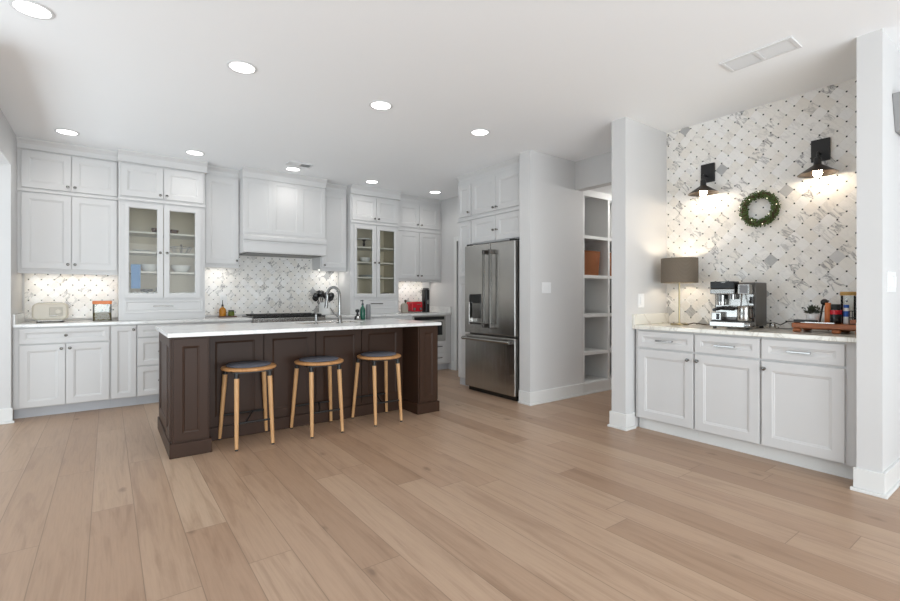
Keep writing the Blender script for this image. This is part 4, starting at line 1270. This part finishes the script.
def jar(name, x, y, r, h, m, lidm, lidh, label, cat='jar', band=None):
    t = thing(name, label, cat, (x, y, TZ))
    MB().lathe([(r * 0.92, 0), (r, 0.006), (r, h * 0.85), (r * 0.82, h)], (x, y, TZ), 'c', 20).build('body', m, t, smooth=True)
    if lidh:
        MB().lathe([(r * 0.86, 0.0005), (r * 0.86, lidh - 0.003), (r * 0.8, lidh)], (x, y, TZ + h), 'c', 20).build('lid', lidm, t, smooth=True)
    if band:
        MB().lathe([(r + 0.001, h * band[1]), (r + 0.001, h * band[2])], (x, y, TZ), 'c', 20, cap=False).build('label_band', band[0], t, smooth=True)
    return t


jar('spice_jar', 4.155, 1.07, 0.02, 0.125, 'orange', 'orange', 0.018, 'orange jar between the plant and the red and black jar')
jar('coffee_jar', 4.07, 1.005, 0.032, 0.105, 'blackplastic', 'black', 0.03, 'black coffee jar with a red band at the front of the wooden riser', band=('red', 0.62, 0.9))
jar('spice_jar', 4.18, 1.03, 0.02, 0.095, 'red', 'black', 0.016, 'small red jar behind the black coffee jar')
jar('syrup_bottle', 4.10, 0.955, 0.018, 0.11, 'porcelain', 'bluelabel', 0.022, 'small white bottle with blue and yellow bands beside the coffee jar', 'bottle', band=('bluelabel', 0.45, 0.8))
t = thing('glass_canister', 'tall clear glass canister with a bamboo lid at the back of the riser', 'canister', (4.19, 0.965, TZ))
MB().lathe([(0.04, 0), (0.042, 0.004), (0.042, 0.195)], (4.19, 0.965, TZ), 'c', 24).build('body', 'jarglass', t, smooth=True)
MB().lathe([(0.044, 0), (0.046, 0.004), (0.046, 0.022), (0.042, 0.026)], (4.19, 0.965, TZ + 0.196), 'c', 24).build('lid', 'bamboo', t, smooth=True)
t = thing('wire_caddy', 'black wire caddy at the right end of the wooden riser', 'caddy', (4.12, 0.88, TZ))
b = MB()
x0, x1, y0, y1 = 4.03, 4.11, 0.845, 0.925
for zz in (0.003, 0.045, 0.09):
    b.tube([(x0, y0, TZ + zz), (x1, y0, TZ + zz), (x1, y1, TZ + zz), (x0, y1, TZ + zz), (x0, y0, TZ + zz)], 0.0025, 6)
for p in ((x0, y0), (x1, y0), (x1, y1), (x0, y1), (x0, (y0 + y1) / 2), (x1, (y0 + y1) / 2)):
    b.tube([(*p, TZ + 0.001), (*p, TZ + 0.092)], 0.0025, 6)
b.build('frame', 'black', t)
MB().box(x0 + 0.004, x1 - 0.004, y0 + 0.004, y1 - 0.004, TZ + 0.004, TZ + 0.03).build('base', 'teak', t)

# ------------------------------------------------------------------ tapered grey block of unknown kind at the right edge
b = MB()
T = BACK(0.685)
b.rings([[(3.875, 0.001, 2.42), (4.3, 0.001, 2.42), (4.3, 0.09, 2.42), (3.875, 0.09, 2.42)], [(3.955, 0.001, 2.2), (4.22, 0.001, 2.2), (4.22, 0.05, 2.2), (3.955, 0.05, 2.2)]], True, True, True)
b.T = T
b.v = [T(*v) for v in b.v]
flat('wall_block', b, 'blockgrey', 'tapered grey block high on the near wall, cut by the right photo edge', 'wall light', bevel=0.004)

# ------------------------------------------------------------------ ceiling: downlights and vents
dl = thing('downlight', 'recessed round ceiling downlight nearest the camera, at the top left corner', 'downlight', (0, 0, CZ), 'recessed ceiling downlights')
MB().lathe([(0.078, -0.0005), (0.094, -0.0015), (0.096, -0.004), (0.092, -0.007), (0.080, -0.008), (0.077, -0.004)], (0, 0, CZ), 'c', 36, cap=False).build('trim_ring', 'ventwhite', dl, smooth=True)
MB().lathe([(0.0765, -0.0045), (0.05, -0.0055), (0.001, -0.006)], (0, 0, CZ), 'c', 32, cap=False).build('lens', 'lens', dl, smooth=True)
bpy.context.view_layer.update()
spots = [(-0.33, 3.39, None), (0.741, 3.40, 'second downlight from the left in the front row, over the left end of the island'),
         (1.807, 3.405, 'third downlight from the left in the front row, in front of the island'), (2.868, 3.405, 'rightmost downlight in the front row, left of the refrigerator'),
         (-0.311, 5.74, 'leftmost downlight in the back row, above the toaster'), (0.77, 5.745, 'second downlight from the left in the back row, before the left display cabinet'),
         (1.846, 5.765, 'middle downlight of the back row, in front of the hood'), (2.921, 5.765, 'fourth downlight from the left in the back row, before the right display cabinet'),
         (3.984, 5.78, 'rightmost downlight in the back row, near the doorway corner')]
for i, (x, y, lab) in enumerate(spots):
    o = dl if i == 0 else copy_tree(dl)
    o.location = (x, y, CZ)
    if lab: o['label'] = lab
    d = bpy.data.lights.new('downlight_beam', 'SPOT')
    d.energy = DOWN_W; d.spot_size = 2.6; d.spot_blend = 0.8; d.shadow_soft_size = 0.075; d.color = (1.0, 0.97, 0.93)
    q = bpy.data.objects.new('downlight_beam', d); COL.objects.link(q); q.location = (x, y, CZ - 0.012)


def vent(x0, x1, y0, y1, along, label, dark):
    t = thing('ceiling_vent', label, 'vent', ((x0 + x1) / 2, (y0 + y1) / 2, CZ))
    fr = 0.022
    b = MB()
    z1, z0 = CZ - 0.0005, CZ - 0.011
    b.box(x0, x1, y0, y0 + fr, z0, z1).box(x0, x1, y1 - fr, y1, z0, z1).box(x0, x0 + fr, y0 + fr, y1 - fr, z0, z1).box(x1 - fr, x1, y0 + fr, y1 - fr, z0, z1)
    if along == 'x': b.box((x0 + x1) / 2 - 0.01, (x0 + x1) / 2 + 0.01, y0 + fr, y1 - fr, z0, z1)
    else: b.box(x0 + fr, x1 - fr, (y0 + y1) / 2 - 0.012, (y0 + y1) / 2 + 0.012, z0, z1)
    b.build('frame', 'ventwhite', t, bevel=0.002)
    MB().box(x0 + fr, x1 - fr, y0 + fr, y1 - fr, CZ - 0.003, CZ - 0.0005).build('duct', 'ventdark', t)
    b = MB()
    n = 7
    for k in range(n):
        if along == 'y':
            c = x0 + fr + (x1 - x0 - 2 * fr) * (k + 0.5) / n
            for a0, a1 in ((y0 + fr, (y0 + y1) / 2 - 0.013), ((y0 + y1) / 2 + 0.013, y1 - fr)):
                b.prism([(c - 0.005, CZ - 0.0035), (c - 0.003, CZ - 0.0035), (c + 0.004, CZ - 0.0095), (c + 0.002, CZ - 0.0095)], a0, a1, 'acb')
        else:
            c = y0 + fr + (y1 - y0 - 2 * fr) * (k + 0.5) / n
            for a0, a1, sg in ((x0 + fr, (x0 + x1) / 2 - 0.011, 1), ((x0 + x1) / 2 + 0.011, x1 - fr, -1)):
                b.prism([(c - sg * 0.004, CZ - 0.0035), (c - sg * 0.002, CZ - 0.0035), (c + sg * 0.006, CZ - 0.0095), (c + sg * 0.004, CZ - 0.0095)], a0, a1, 'bca')
    b.build('louver', 'ventwhite', t)
    return t


vent(3.31, 3.50, 1.03, 1.44, 'y', 'long white ceiling vent near the coffee bar tile wall', 0)
vent(1.70, 1.99, 5.44, 5.60, 'x', 'small white ceiling vent in front of the range hood', 0)

# added lamp, out of view behind the header, to brighten the hall
t = thing('added_hall_light', 'added flush white ceiling light brightening the hall, unseen behind the header', 'ceiling light', (5.5, 2.95, 2.45))
MB().lathe([(0.12, -0.001), (0.12, -0.03), (0.10, -0.035)], (5.5, 2.95, 2.449), 'c', 28).build('housing', 'ventwhite', t, smooth=True)
MB().lathe([(0.099, -0.0355), (0.08, -0.05), (0.001, -0.056)], (5.5, 2.95, 2.449), 'c', 28, cap=False).build('lens', 'lens', t, smooth=True)
point('hall_fill', (5.5, 2.95, 2.37), 26.0, (1.0, 0.98, 0.95), 0.08)
